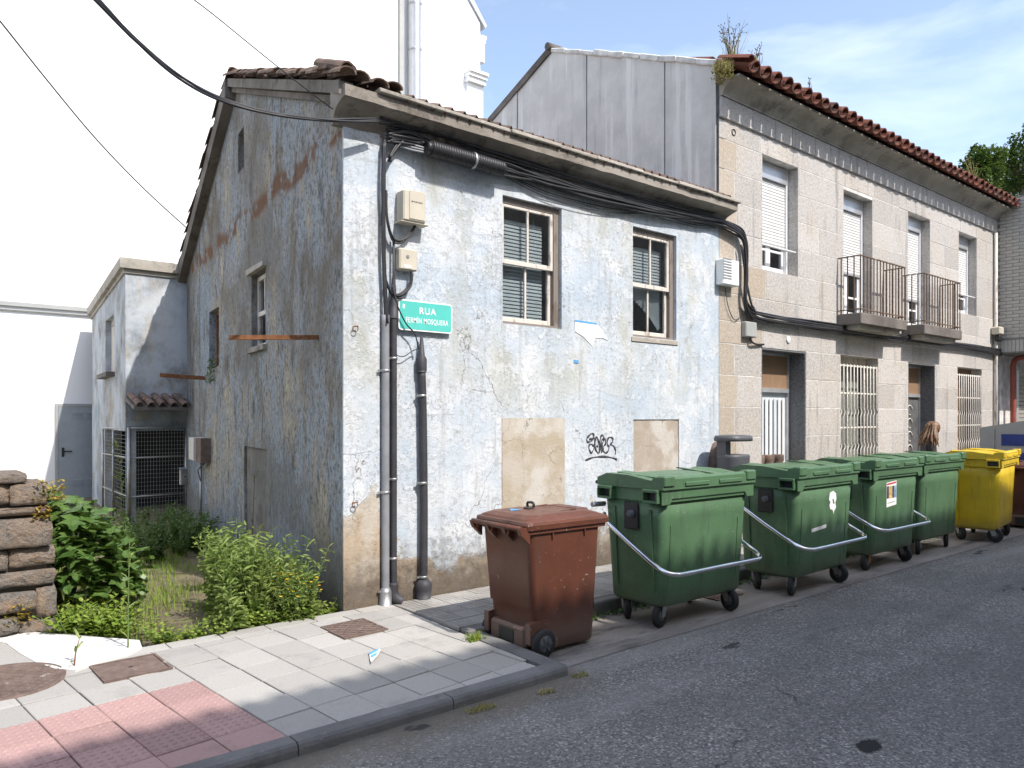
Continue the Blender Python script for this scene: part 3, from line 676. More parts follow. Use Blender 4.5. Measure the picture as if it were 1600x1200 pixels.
def sash_window(par, x0, x1, z0, z1, zm, kind):
    f = MB(); y0, y1 = .045, .13
    f.box((x0, y0, z0), (x0 + .03, y1, z1)); f.box((x1 - .075, y0, z0), (x1, y1, z1)); f.box((x0 + .03, y0, z1 - .06), (x1 - .075, y1, z1)); f.box((x0 + .03, y0, z0), (x1 - .075, y1, z0 + .03))
    W_ = f.build('window', M['wood_d'], par)
    a, b = x0 + .034, x1 - .078
    def sash(za, zb, yy, wd):
        s = MB(); c = (a + b) / 2
        for q in ((a, za, a + wd * .6, zb), (b - wd, za, b, zb)): s.cbox((q[0], yy, q[1]), (q[2], yy + .035, q[3]), .005)
        s.cbox((a + wd * .6, yy + .001, za), (b - wd, yy + .034, za + wd * 1.15), .005); s.cbox((a + wd * .6, yy + .001, zb - wd * .8), (b - wd, yy + .034, zb), .005)
        s.cbox((c - .013, yy + .004, za + wd), (c + .013, yy + .03, zb - wd * .7), .004)
        o = s.build('sash', M['wood_w'], W_)
        for p, q in ((a + wd * .6 - .004, c - .011), (c + .011, b - wd + .004)):
            MB().box((p, yy + .017, za + wd * 1.1), (q, yy + .0195, zb - wd * .75)).build('pane', M['glass'], W_)
    sash(zm - .03, z1 - .062, .05, .042); sash(z0 + .032, zm + .035, .088, .042)
    # venetian blind behind the glass
    bl = MB(); yb = .165
    def slat(xa, xb, z, tilt, drop=0.):
        c = Matrix.Translation(((xa + xb) / 2, yb, z)) @ Euler((R(tilt), drop, 0)).to_matrix().to_4x4()
        h = (xb - xa) / 2; bl.add([c @ Vector(p) for p in ((-h, -.022, 0), (h, -.022, 0), (h, 0, .004), (-h, 0, .004), (-h, .022, 0), (h, .022, 0))], [(0, 1, 2, 3), (3, 2, 5, 4)])
    z = z1 - .2
    if kind == 0:
        while z > z0 + .06:
            slat(x0 - .02, x1 - .14, z, 66); z -= .037
    else:
        k = 0
        while z > zm + .0: slat(x0 - .02, x1 - .10, z, 66); z -= .036
        for k in range(13):     # the lower half has slipped: slats fan out below a diagonal
            f = k / 12; p = Vector((x0 + .0 + .50 * f, yb, zm - .01 - .30 * f)); q = Vector((x1 - .12, yb, zm - .03 - .44 * f)); u = (q - p).normalized(); wv = Vector((0, -.010, 0)); dn = Vector((u.z, 0, -u.x)) * .022
            bl.add([p + wv - dn, q + wv - dn, q - wv + dn, p - wv + dn], [(0, 1, 2, 3)])
    for xx in (x0 + .15, x1 - .25): bl.box((xx - .002, yb - .004, z0 + .1 if kind == 0 else zm), (xx + .002, yb, z1 - .15))
    bl.build('blind', M['blind'], W_)
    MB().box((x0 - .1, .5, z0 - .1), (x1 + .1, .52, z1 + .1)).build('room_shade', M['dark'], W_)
sash_window(H, *HW[0], 3.29, 0); sash_window(H, *HW[1], 3.27, 1)
mb = MB(); mb.cbox((3.62, -.012, 2.60), (4.46, .0 - .001, 2.655), .006); mb.build('sill_patch', M['slab'], H)
# gable openings
def gbox(t0, t1, z0, z1, o0, o1): return MB().prism([gp(t0, z0, o0), gp(t1, z0, o0), gp(t1, z1, o0), gp(t0, z1, o0)], GN * (o1 - o0))
wg = gbox(2.55, 2.60, 2.55, 3.40, -.12, -.07); 
for q in ((3.17, 3.22, 2.55, 3.40), (2.60, 3.17, 3.35, 3.40), (2.60, 3.17, 2.93, 2.98), (2.60, 3.17, 2.55, 2.60), (2.87, 2.90, 2.98, 3.35)):
    b = gbox(*q, -.12, -.07); wg.add(b.v, b.f)
wg = wg.build('window', M['wood_w'], H, fix=True)
gbox(2.6, 3.17, 2.98, 3.35, -.10, -.097).build('pane', M['glass'], wg, fix=True); gbox(2.6, 3.17, 2.6, 2.93, -.10, -.097).build('pane', M['glass'], wg, fix=True)
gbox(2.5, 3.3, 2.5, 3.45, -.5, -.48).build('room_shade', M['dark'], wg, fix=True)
gextr([(2.48, 3.42), (3.28, 3.42), (3.28, 3.49), (2.48, 3.47)], .0, .055, 'window_hood', M['slab'])
gextr([(2.48, 2.49), (3.28, 2.49), (3.28, 2.55), (2.48, 2.55)], .0, .05, 'window_sill', M['cornice'])
wg = gbox(5.16, 5.21, 2.45, 3.29, -.16, -.10); 
for q in ((5.83, 5.88, 2.45, 3.29), (5.21, 5.83, 3.24, 3.29), (5.21, 5.83, 2.45, 2.5), (5.5, 5.53, 2.5, 3.24)):
    b = gbox(*q, -.16, -.10); wg.add(b.v, b.f)
wg = wg.build('window', M['rust'], H, fix=True)
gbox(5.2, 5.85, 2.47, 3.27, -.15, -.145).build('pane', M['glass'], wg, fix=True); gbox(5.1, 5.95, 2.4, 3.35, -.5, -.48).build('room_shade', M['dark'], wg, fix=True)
gbox(3.62, 3.94, 4.83, 5.33, -.19, -.17).build('boarded_slot', M['ply'], H, fix=True)
# vertical crack and repairs on the gable
gextr([(6.62, 0.), (6.66, 0.), (6.67, 4.6), (6.645, 4.6)], .0015, .004, 'crack_seam', M['verge'])
# rusty brackets sticking out of the gable (old awning bars)
def bar(name, label, p, q, w_, h_):
    d = (q - p); M_ = Matrix.Translation((p + q) / 2) @ d.to_track_quat('X', 'Z').to_matrix().to_4x4(); l = d.length / 2
    mb = MB().cbox((-l, -w_, -h_), (l, -w_ + .006, h_), .001, M=M_); mb.cbox((-l, -w_ + .006, -h_), (l, w_, -h_ + .006), .001, M=M_)
    return tag(mb.build(name, M['rust']), label, 'steel bar')
a = gp(.62, 2.462, .01)
bar('rusty_bracket', 'rusty angle-iron bar jutting from the gable beside the front corner', a, atD(357, 527, 6.95), .02, .022)
a = gp(6.1, 2.32, .01); bar('rusty_bracket', 'rusty bar jutting from the gable above the tiled porch canopy', a, atD(250, 586, 11.3), .02, .03)
# hooks and pipe fixings on the house
for X, Z, lb in ((.085, 1.02, 'small rusty ring bolt low on the house corner'), (.09, 2.50, 'small rusty ring bolt above the peeled patch on the house corner')):
    t = thing('ring_bolt', lb, 'ring bolt', (X, -.02, Z))
    MB().tube([(0, .01, 0), (0, -.03, .004), (.03, -.032, .006)], .006, 6).build('bolt', M['rust'], t, world=False)
    MB().tube([(.006 + .024 * math.cos(k / 12 * 2 * math.pi), -.03, -.018 + .024 * math.sin(k / 12 * 2 * math.pi)) for k in range(13)], .0035, 5).build('ring', M['rust'], t, world=False)

# ------------------------------------------------------------------ annex with porch and cage
A = thing('annex', 'small flat-roofed pale blue annex behind the gable with a dark caged porch', 'annex', (.213, 7.92, 0))
AP = Vector((.213, 7.92)); AD = Vector((.103, 1)).normalized()
def ap(t, z, o=0.): return Vector((AP.x + AD.x * t - AD.y * o, AP.y + AD.y * t + AD.x * o, z))
mb = MB(); wall_grid(mb, (.213, 7.92), (1, 0), [], 0, 1.05, 1.58, lambda t: 4.14, .1); mb.build('front_wall', M['annex'], A)
mb = MB(); wall_grid(mb, (AP.x, AP.y), (AD.x, AD.y), [(1.45, 2.65, 2.56, 3.58), (0, 2.7, -.1, 1.5)], 0, 5.0, -.1, lambda t: 4.14 - .05 * t, .16, flip=True); mb.build('side_wall', M['annex'], A)
mb = MB(); mb.box((.74, 12.8, -.1), (5, 12.9, 3.8)); mb.build('back_wall', M['dim'], A)
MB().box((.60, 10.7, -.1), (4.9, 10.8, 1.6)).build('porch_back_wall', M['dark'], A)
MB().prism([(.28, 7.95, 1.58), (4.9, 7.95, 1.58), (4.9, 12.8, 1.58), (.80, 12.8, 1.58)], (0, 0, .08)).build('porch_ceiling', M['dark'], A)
MB().prism([(.225, 7.925, 1.50), (1.2, 7.925, 1.50), (1.2, 7.925, 1.579), (.225, 7.925, 1.579)], (0, .16, 0)).build('lintel', M['annex'], A, fix=True)
# roof slab in two steps
def aslab(o, z0, z1, nm, mat):
    c = [ap(-o, 0, o), Vector((3., 7.92 - o, 0)), Vector((3., 13.0, 0)), ap(5.1, 0, o)]
    zs = [0, 0, -.24, -.24]
    MB().prism([(p.x, p.y, z0 + s) for p, s in zip(c, zs)], (0, 0, z1 - z0)).build(nm, mat, A, fix=True)
aslab(.03, 4.10, 4.17, 'slab_moulding', M['slab']); aslab(.09, 4.172, 4.34, 'roof_slab', M['slab'])
# side window with roller shutter
f = MB()
for q in ((1.45, 1.5, 2.56, 3.58), (2.6, 2.65, 2.56, 3.58), (1.5, 2.6, 3.48, 3.58)):
    f.prism([ap(q[0], q[2], -.1), ap(q[1], q[2], -.1), ap(q[1], q[3], -.1), ap(q[0], q[3], -.1)], Vector((AD.y, -AD.x, 0)) * .05)
wn = f.build('window', M['wood_w'], A, fix=True); sh = MB(); z = 2.58
while z < 3.44:
    sh.prism([ap(1.5, z, -.10), ap(2.6, z, -.10), ap(2.6, z + .034, -.092), ap(1.5, z + .034, -.092)], Vector((AD.y, -AD.x, 0)) * .02); z += .042
sh.build('roller_shutter', simple('cream_shutter', (.62, .57, .50), .6, var=.08), wn, fix=True)
MB().prism([ap(1.3, 2.46, .14), ap(2.8, 2.46, .14), ap(2.8, 2.46, -.15), ap(1.3, 2.46, -.15)], (0, 0, .08)).build('window_sill', M['verge'], A, fix=True)
# tiled canopy over the porch
MB().prism([(.20, 7.36, 1.90), (1.02, 7.36, 1.90), (1.16, 7.915, 2.06), (.20, 7.915, 2.06)], (0, 0, -.05)).build('canopy_slab', M['verge'], A, fix=True)
for k in range(5):
    for r in range(2):
        obj('roof_tile', TO, A, Vector((.29 + k * .175, 7.30 + r * .27, 1.915 + r * .08)) - A.location, (R(17), rnd(-.06, .06), rnd(-.05, .05)), (.92, .9, .8))
# cage of tube frames and wire mesh round the porch
C = thing('porch_cage', 'galvanised tube and wire mesh cage closing the annex porch', 'cage', (.25, 7.88, -.1))
cp = Vector((.25, 7.85, 0)); 
def side(t, z): p = ap(t, z, .04); return p
for p0, p1, r in (((cp.x, cp.y, -.1), (cp.x, cp.y, 1.56), .028), ((1.15, 7.85, -.1), (1.15, 7.85, 1.56), .022)): MB().tube([p0, p1], r, 8).build('post', M['zinc'], C)
pe = side(2.68, 0); MB().tube([(pe.x, pe.y, -.1), (pe.x, pe.y, 1.5)], .022, 8).build('post', M['zinc'], C)
pm_ = side(1.2, 0); MB().tube([(pm_.x, pm_.y, -.1), (pm_.x, pm_.y, 1.5)], .016, 8).build('post', M['zinc'], C)
for z in (.42, 1.06, 1.55):
    MB().tube([(cp.x, cp.y, z), (1.15, 7.85, z + .01)], .014, 6).build('rail', M['zinc'], C)
    MB().tube([(cp.x, cp.y, z), tuple(side(2.68, z - .03))], .014, 6).build('rail', M['zinc'], C)
ms = MB()
for k in range(1, 19):
    X = cp.x + .9 * k / 19; ms.tube([(X, 7.85, 0), (X, 7.85, 1.54)], .0022, 4, False)
for k in range(1, 22): z = .05 + 1.48 * k / 22; ms.tube([(cp.x, 7.85, z), (1.15, 7.85, z)], .0022, 4, False)
for k in range(1, 18):
    p = side(2.68 * k / 18, 0); ms.tube([(p.x, p.y, 0), (p.x, p.y, 1.5)], .0022, 4, False)
for k in range(1, 22): z = .05 + 1.44 * k / 22; ms.tube([(cp.x, cp.y, z), tuple(side(2.68, z))], .0022, 4, False)
stuff(ms.build('wire_mesh', M['zinc'], C))
t = thing('letter_box', 'small grey letter box hung on the porch cage', 'letter box', (1.09, 7.80, .72))
MB().cbox((-.06, -.05, -.14), (.08, .03, .12), .01).build('body', M['zinc'], t, world=False)
MB().prism([(-.07, -.06, .12), (.09, -.06, .12), (.09, .035, .145), (-.07, .035, .145)], (0, 0, .008)).build('hood', M['doorg'], t, world=False, fix=True); MB().lathe([(.012, 0), (.012, -.006)], (.01, -.05, 0), 10, 'y').build('lock', M['black'], t, world=False)
# meter box on the gable with a conduit
p = gp(6.45, 1.24, 0); t = thing('meter_box', 'brown meter box with white flap on the gable beside the porch', 'meter box', p)
MB().prism([gp(5.75, 1.06, 0) - p, gp(6.15, 1.06, 0) - p, gp(6.15, 1.42, 0) - p, gp(5.75, 1.42, 0) - p], GN * .14).build('box', M['iron'], t, world=False, fix=True)
MB().prism([gp(6.18, 1.08, 0) - p, gp(6.62, 1.08, 0) - p, gp(6.62, 1.42, 0) - p, gp(6.18, 1.42, 0) - p], GN * .17).build('flap', M['wood_w'], t, world=False, fix=True)
MB().tube([gp(6.4, .0, .03) - p, gp(6.4, 1.06, .03) - p], .018, 6).build('conduit', M['zinc'], t, world=False)
for k in range(3): MB().tube([gp(5.9 + .07 * k, 1.06, .05) - p, gp(6.3, .92, .09) - p, gp(6.35, .75, .04) - p], .008, 5).build('cable', M['cable'], t, world=False)

# ------------------------------------------------------------------ tall white building behind
WB = thing('white_building', 'tall blank white rendered apartment building rising behind the house', 'building', (0, 13.4, 0))
MB().prism([(-26, 13.4, -.06), (11.78, 13.4, -.06), (11.78, 13.4, 14.15), (10.85, 13.4, 15.25), (8, 13.4, 18.5), (-26, 13.4, 18.5)], (0, 11, 0)).build('wall', M['white'], WB, fix=True)
MB().prism([(11.95, 13.33, 14.0), (12.0, 13.33, 14.1), (10.9, 13.33, 15.45), (8, 13.33, 18.75), (7.9, 13.33, 18.6), (10.8, 13.33, 15.28)], (0, 11.2, 0)).build('roof_edge', M['alu'], WB, fix=True)
cb = MB()
for z0, z1, e in ((13.0, 13.62, .26), (13.62, 13.74, .30), (13.74, 13.86, .34)): cb.box((11.785, 13.5, z0), (11.785 + e, 20, z1))
cb.build('cornice', M['white'], WB)
cb = MB()
for z0, z1, e in ((-.06, 12.1, .10), (12.1, 12.25, .22), (12.25, 12.36, .28), (12.36, 12.45, .34)): cb.box((11.25 - e * .3, 13.397 - e, z0), (11.80 + e * .2, 13.399, z1))
cb.build('pilaster', M['white'], WB)
D = MB().box((.16, 13.345, -.06), (.96, 13.385, 1.96)); D = D.build('door', M['doorg'], WB)
fr = MB(); fr.box((.10, 13.34, -.06), (.155, 13.398, 2.02)); fr.box((.965, 13.34, -.06), (1.02, 13.398, 2.02)); fr.box((.155, 13.34, 1.965), (.965, 13.398, 2.02)); fr.build('door_frame', M['greym'], WB)
mb = MB(); mb.cbox((.22, 13.325, .86), (.27, 13.344, 1.06), .004); mb.cbox((.22, 13.29, .965), (.42, 13.31, .99), .004); mb.cbox((.23, 13.30, .968), (.255, 13.33, .988), .003); mb.build('handle', M['black'], D)
for z in (1.70, .22):
    for k in range(6):
        for xx in (.42, .70): MB().prism([(xx, 13.344, z + k * .028), (xx + .22, 13.344, z + k * .028), (xx + .22, 13.335, z + k * .028 - .016), (xx, 13.335, z + k * .028 - .016)], (0, -.003, -.002)).build('vent_louvre', M['doorg'], D, fix=True)
fl = MB().lathe([(.20, 4.), (.20, 18.)], (9.2, 13.15, 0), 24); fl = fl.build('flue', M['alu_w'] if False else simple('steel_flue', (.70, .71, .73), .32, .85, .05), WB)
for k in range(9): MB().lathe([(.203, 0), (.208, .01), (.208, .05), (.203, .06)], (9.2, 13.15, 5 + 1.45 * k + (.12 if k % 2 else 0)), 24).build('flue_band', M['zinc'], fl)
MB().box((8.78, 13.30, 3.), (8.93, 13.395, 18)).build('cable_duct', M['greym'], WB)
gt = MB(); gt.box((-9, 13.33, 4.07), (.9, 13.395, 4.16)); gt.tube([(-9, 13.36, 3.99), (.9, 13.36, 3.99)], .02, 6); gt.build('gutter_ledge', M['greym'], WB)

# ------------------------------------------------------------------ granite town house
S = thing('granite_house', 'two-storey granite ashlar town house with balconies and red barrel tile eaves', 'house', (5.3, 0, 0))
UW = [(6.30, 7.22, 3.75, 5.31), (8.56, 9.52, 3.31, 5.26), (10.86, 11.77, 3.31, 5.31), (13.10, 14.02, 3.75, 5.31)]
GWn = [(6.28, 7.44, .118, 2.68), (8.46, 9.72, .95, 2.70), (10.86, 12.0, .118, 2.685), (13.04, 14.29, .95, 2.71)]
X0, X1 = 5.304, 15.08
mb = MB(); e = .008
wall_grid(mb, (0, 0.0015), (1, 0), [(a - e, b + e, c - e, d + e) for a, b, c, d in UW + GWn], X0, X1, -.05, lambda t: 5.9, .30); mb.build('mortar_wall', M['mortar'], S)
courses = [.10, .5, .92, 1.46, 1.87, 2.28, 2.69, 2.98, 3.34, 3.755, 4.15, 4.54, 4.93, 5.315, 5.565]
random.seed(5)
for ci, (za, zb) in enumerate(zip(courses[:-1], courses[1:])):
    # free spans of the course = wall minus openings, then cut into blocks
    cuts = sorted([(a, b) for a, b, c, d in UW + GWn if c < (za + zb) / 2 < d]); spans = []; x = X0
    for a, b in cuts: spans.append((x, a)); x = b
    spans.append((x, X1))
    for a, b in spans:
        if b - a < .05: continue
        n = max(1, round((b - a) / rnd(.62, 1.05))); xs = [a]
        for k in range(1, n): xs.append(a + (b - a) * (k + rnd(-.22, .22)) / n)
        if a == X0 and b - a < 2.2: xs = [a, a + (.34 if ci % 2 else .40)] + [v for v in xs[1:] if v > a + .62]
        xs.append(b); g = .0055
        for p, q in zip(xs[:-1], xs[1:]):
            # split blocks at the head of an opening that starts inside this course
            l = p + (0 if p in (X0,) else g if p != a else .0); r_ = q - (g if q != b else .0)
            dy = rnd(-.004, -.0005)
            MB().cbox((l, .0 + dy, za + g * .8), (r_, .26, zb - g * .8), .003).build('granite_block', M['granite_s'] if (p == X0 and za < 5.3) else M['granite'], S)
x = X0
while x < X1 - .1:
    x2 = min(x + rnd(.42, .78), X1); MB().cbox((x + .005, -.035, 5.573), (x2 - .005, .2, 5.838), .006).build('frieze_block', M['frieze'], S); x = x2
MB().box((X0, -.05, 5.842), (X1, .15, 5.866)).build('frieze_band', M['cove'], S)
x = X0; cvp = [(.1, 5.868), (-.055, 5.868), (-.075, 5.90), (-.11, 5.945), (-.165, 5.982), (-.235, 6.002), (-.30, 6.008), (-.30, 6.035), (.1, 6.05)]
while x < X1 - .1:
    x2 = min(x + rnd(.9, 1.15), X1); j = rnd(-.004, .004); MB().loft([[Vector((xx, a + (j if a < 0 else 0), b)) for a, b in cvp] for xx in (x + .003, x2 - .003)]).build('cove_stone', M['cove'], S, fix=True); x = x2
# eave tiles: channels below, covers above
sl = math.atan2(7.55 - 6.07, 3.5)
for i in range(39):
    X = 5.52 + i * .252
    for r in range(3):
        d = Vector((0, math.cos(sl), math.sin(sl))) * (r * .36)
        if r < 2: obj('channel_tile', TNd, S, Vector((X - .126, -.455 + rnd(-.012, .012), 6.105)) + d - S.location, (sl - .03, rnd(-.05, .05), rnd(-.04, .04)), (1.15, 1, .85))
        obj('cover_tile', TN, S, Vector((X, -.385 + rnd(-.016, .016), 6.085)) + d + Vector((0, 0, .004)) - S.location, (sl - .03, rnd(-.06, .06), rnd(-.04, .04)), (1.08, 1, 1.3))
obj('cover_tile', TN, S, Vector((5.40, -.40, 6.15)) - S.location, (sl - .05, .35, .25), (1.06, 1, 1.05))
rf = MB(); b = 0
for k in range(39 * 4 + 1):
    X = 5.36 + k * .063
    for Y in (.2, 3.2): rf.v.append((X, Y, 6.09 + (Y + .4) * math.tan(sl) + .05 * math.sin(k * math.pi / 2)))
for k in range(39 * 4): rf.f.append((2 * k, 2 * k + 2, 2 * k + 3, 2 * k + 1)); rf.sm.append(False); rf.mi.append(0)
stuff(rf.build('roof_tile_field', M['terra'], S))
MB().add([(5.32, -.28, 6.04), (15.08, -.28, 6.04), (15.08, 3.2, 7.56), (5.32, 3.2, 7.56), (15.08, 6.6, 6.1), (5.32, 6.6, 6.1)], [(0, 1, 2, 3), (3, 2, 4, 5)]).build('roof_deck', M['dim'], S)
MB().box((5.32, 6.4, 0), (15.1, 6.5, 6.1)).build('back_wall', M['dim'], S); MB().box((15.0, .27, 0), (15.08, 6.4, 6.5)).build('side_wall', M['dim'], S)
MB().box((5.4, 1.4, 0), (15, 1.45, 5.9)).build('partition', M['dim'], S)
# clad gable end above the plaster house: overlapping fibre-cement panels
ys = [0.03, .854, 1.63, 2.336, 3.10, 3.95, 5.0, 6.3]   # one sheet per bay
def gz(y): return 6.27 + (7.58 - 6.27) * y / 3.13 if y < 3.13 else 7.58 - (y - 3.13) * .44
for k, (a, b) in enumerate(zip(ys[:-1], ys[1:])):
    mid = [(b, gz(b)), ] + ([(3.13, 7.58)] if a < 3.13 < b else []) + [(a, gz(a))]
    off = -.012 * (k % 2); nY = 6; pts = []
    mb = MB(); o0 = rnd(-.004, .004)
    mb.prism([(5.285 + off, a + .006, 3.5), (5.285 + off, b - .006, 3.5)] + [(5.285 + off, y + (-.006 if y == b else .006 if y == a else 0), z) for y, z in mid], (.012, 0, 0)).build('cladding_panel', M['sheet'], S, fix=True)
MB().prism([(5.301, .0, 3.5), (5.301, 6.3, 3.5), (5.301, 6.3, gz(6.3)), (5.301, 3.13, 7.57), (5.301, .0, 6.25)], (.12, 0, 0)).build('gable_core', M['dim'], S, fix=True)
yy = .02; k = 0
while yy < 3.05:
    ln = rnd(.26, .36); MB().cbox((-.085, 0, -.05), (.085, ln + .02, .028 + rnd(-.012, .012)), .012, jit=.008, M=Matrix.Translation((5.335, yy, gz(yy))) @ Euler((math.atan(.4185) + rnd(-.03, .03), 0, 0)).to_matrix().to_4x4()).build('verge_mortar_cap', simple('lime_mortar', (.62, .62, .60), .9, var=.2, bump=.4) if k == 0 else bpy.data.materials['lime_mortar'], S); yy += ln; k += 1
MB().prism([(5.25, 3.1, 7.52), (5.25, 6.4, 6.08), (5.25, 6.4, 6.2), (5.25, 3.1, 7.64)], (.18, 0, 0)).build('rear_verge', M['verge'], S, fix=True)
MB().tube([(5.2, 3.13, 7.60), (5.5, 3.13, 7.62)], .06, 8).build('ridge_end', M['verge'], S)

def shutter_mesh(x0, x1, z0, z1, y):
    mb = MB(); z = z0
    while z < z1 - .01:
        zb = min(z + .044, z1); mb.add([(x0, y, z), (x1, y, z), (x1, y - .009, z + .012), (x0, y - .009, z + .012), (x1, y - .009, zb - .012), (x0, y - .009, zb - .012), (x1, y, zb), (x0, y, zb)], [(0, 1, 2, 3), (3, 2, 4, 5), (5, 4, 6, 7)]); z = zb
    return mb
def upper_window(q, drop, rail=None, lowframe=True):
    x0, x1, z0, z1 = q; Y = .175
    f = MB(); f.box((x0, Y - .02, z0), (x0 + .05, Y + .08, z1)); f.box((x1 - .05, Y - .02, z0), (x1, Y + .08, z1)); f.box((x0 + .05, Y, z0), (x1 - .05, Y + .07, z0 + .06)); 
    wn = f.build('window', M['alu_w'], S)
    MB().box((x0 + .05, Y - .035, z1 - .22), (x1 - .05, Y + .06, z1 - .002)).build('shutter_box', M['alu'], wn)
    shutter_mesh(x0 + .052, x1 - .052, drop, z1 - .222, Y + .012).build('roller_shutter', M['pvc'], wn)
    MB().cbox((x0 + .052, Y - .002, drop - .035), (x1 - .052, Y + .018, drop - .001), .004).build('shutter_bottom_bar', M['alu'], wn)
    c = (x0 + x1) / 2
    for a, b in ((x0 + .052, c - .002), (c + .002, x1 - .052)):
        s = MB(); s.box((a, Y + .025, z0 + .062), (a + .055, Y + .065, drop + .1)); s.box((b - .055, Y + .025, z0 + .062), (b, Y + .065, drop + .1)); s.box((a + .055, Y + .026, z0 + .062), (b - .055, Y + .064, z0 + .12)); s.box((a + .055, Y + .026, z0 + .34), (b - .055, Y + .064, z0 + .37))
        s.build('casement', M['alu_w'], wn); MB().box((a + .05, Y + .042, z0 + .11), (b - .05, Y + .046, drop + .1)).build('pane', M['glass'], wn)
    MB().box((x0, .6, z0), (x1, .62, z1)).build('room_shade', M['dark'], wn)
    if rail: MB().tube([(x0 + .0, .03, rail), (x1 - .02, .03, rail)], .016, 8).build('guard_rail', M['alu_w'], wn)
upper_window(UW[0], 4.19, 4.10); upper_window(UW[3], 4.19, 4.12); upper_window(UW[1], 4.05); upper_window(UW[2], 3.85)
def balcony(x0, x1, lb):
    b = MB().cbox((x0, -.375, 3.135), (x1, -.004, 3.305), .012).build('balcony', M['cove'], S); b.data.materials[0] = M['verge']
    MB().box((x0 + .1, -.30, 3.07), (x1 - .1, -.004, 3.134)).build('corbel', M['cove'], b)
    yf = -.35; zt, zb_ = 4.165, 3.36
    for z in (zt, zb_):
        MB().box((x0 + .02, yf - .012, z - .008), (x1 - .02, yf + .012, z + .008)).build('rail', M['balcony'], b)
        for xx in (x0 + .02, x1 - .02): MB().box((xx - .012, yf + .012, z - .0075), (xx + .012, -.005, z + .0075)).build('rail', M['balcony'], b)
    n = 14; bm = MB().box((-.007, -.007, 0), (.007, .007, zt - 3.306)).mesh('baluster', M['balcony'])
    for k in range(n + 1): obj('baluster', bm, b, Vector((x0 + .028 + (x1 - x0 - .056) * k / n, yf, 3.306)) - S.location)
    for xx in (x0 + .028, x1 - .028):
        for yy in (-.25, -.15, -.05): obj('baluster', bm, b, Vector((xx, yy, 3.306)) - S.location)
balcony(8.36, 9.93, ''); balcony(10.62, 12.22, '')
# ground floor doors
def door(q, kind):
    x0, x1, z0, z1 = q; Y = .245; r = M['granite_d']
    j = MB(); j.box((x0 + .0, .004, z0), (x0 + .022, Y + .2, z1 - .02)); j.box((x1 - .022, .004, z0), (x1, Y + .2, z1 - .02)); j.box((x0, .004, z1 - .02), (x1, Y + .2, z1)); d = j.build('door', r, S)
    a, b = x0 + .024, x1 - .024
    t = MB(); zt = z1 - .53
    for qx in ((a, a + .04), (b - .04, b)): t.box((qx[0], Y, z0), (qx[1], Y + .05, z1 - .022))
    t.box((a + .04, Y - .01, zt - .06), (b - .04, Y + .05, zt)); t.box((a + .04, Y, z1 - .06), (b - .04, Y + .05, z1 - .022)); t.build('door_frame', M['alu'], d)
    MB().box((a + .04, Y + .02, zt), (b - .04, Y + .03, z1 - .06)).build('transom_panel', M['ply'], d)
    if kind == 0:
        n = 9; k = 0
        for k in range(n):
            xa = a + .05 + (b - a - .1) * k / n; xb = a + .05 + (b - a - .1) * (k + .82) / n
            MB().prism([(xa, Y + .02, z0 + .95), (xb, Y + .035, z0 + .95), (xb, Y + .035, zt - .15), (xa, Y + .02, zt - .15)], (0, .01, 0)).build('vertical_slat', M['alu_w'] if k % 3 else M['curtain'], d, fix=True)
        MB().box((a + .04, Y + .05, z0), (b - .04, Y + .055, zt - .06)).build('door_leaf', M['curtain'], d)
        MB().box((a + .04, Y + .01, z0), (b - .04, Y + .048, z0 + .93)).build('kick_panel', M['ply'], d)
        for xx in (a + .2, a + .45, a + .7): MB().lathe([(.06, 0), (.09, .07), (.09, .14), (.08, .15)], (xx, Y - .05, z0 + .93), 12).build('flower_pot', M['terra_o'], d)
    else:
        MB().box((a + .04, Y + .03, z0), (b - .04, Y + .05, zt - .06)).build('door_leaf', M['dim'], d); s = MB()
        for k in range(7):
            zz = z0 + .3 + k * .24; xs = (a + b) / 2
            for sx in (-1, 1):
                s.tube([(xs + sx * (.12 + .10 * math.cos(u / 8 * 5)), Y + .015, zz + .09 * math.sin(u / 8 * 5)) for u in range(9)], .009, 5)
        s.tube([((a + b) / 2, Y + .015, z0), ((a + b) / 2, Y + .015, zt - .06)], .01, 6); s.build('scroll_ironwork', M['white_iron'], d)
door(GWn[0], 0); door(GWn[2], 1)
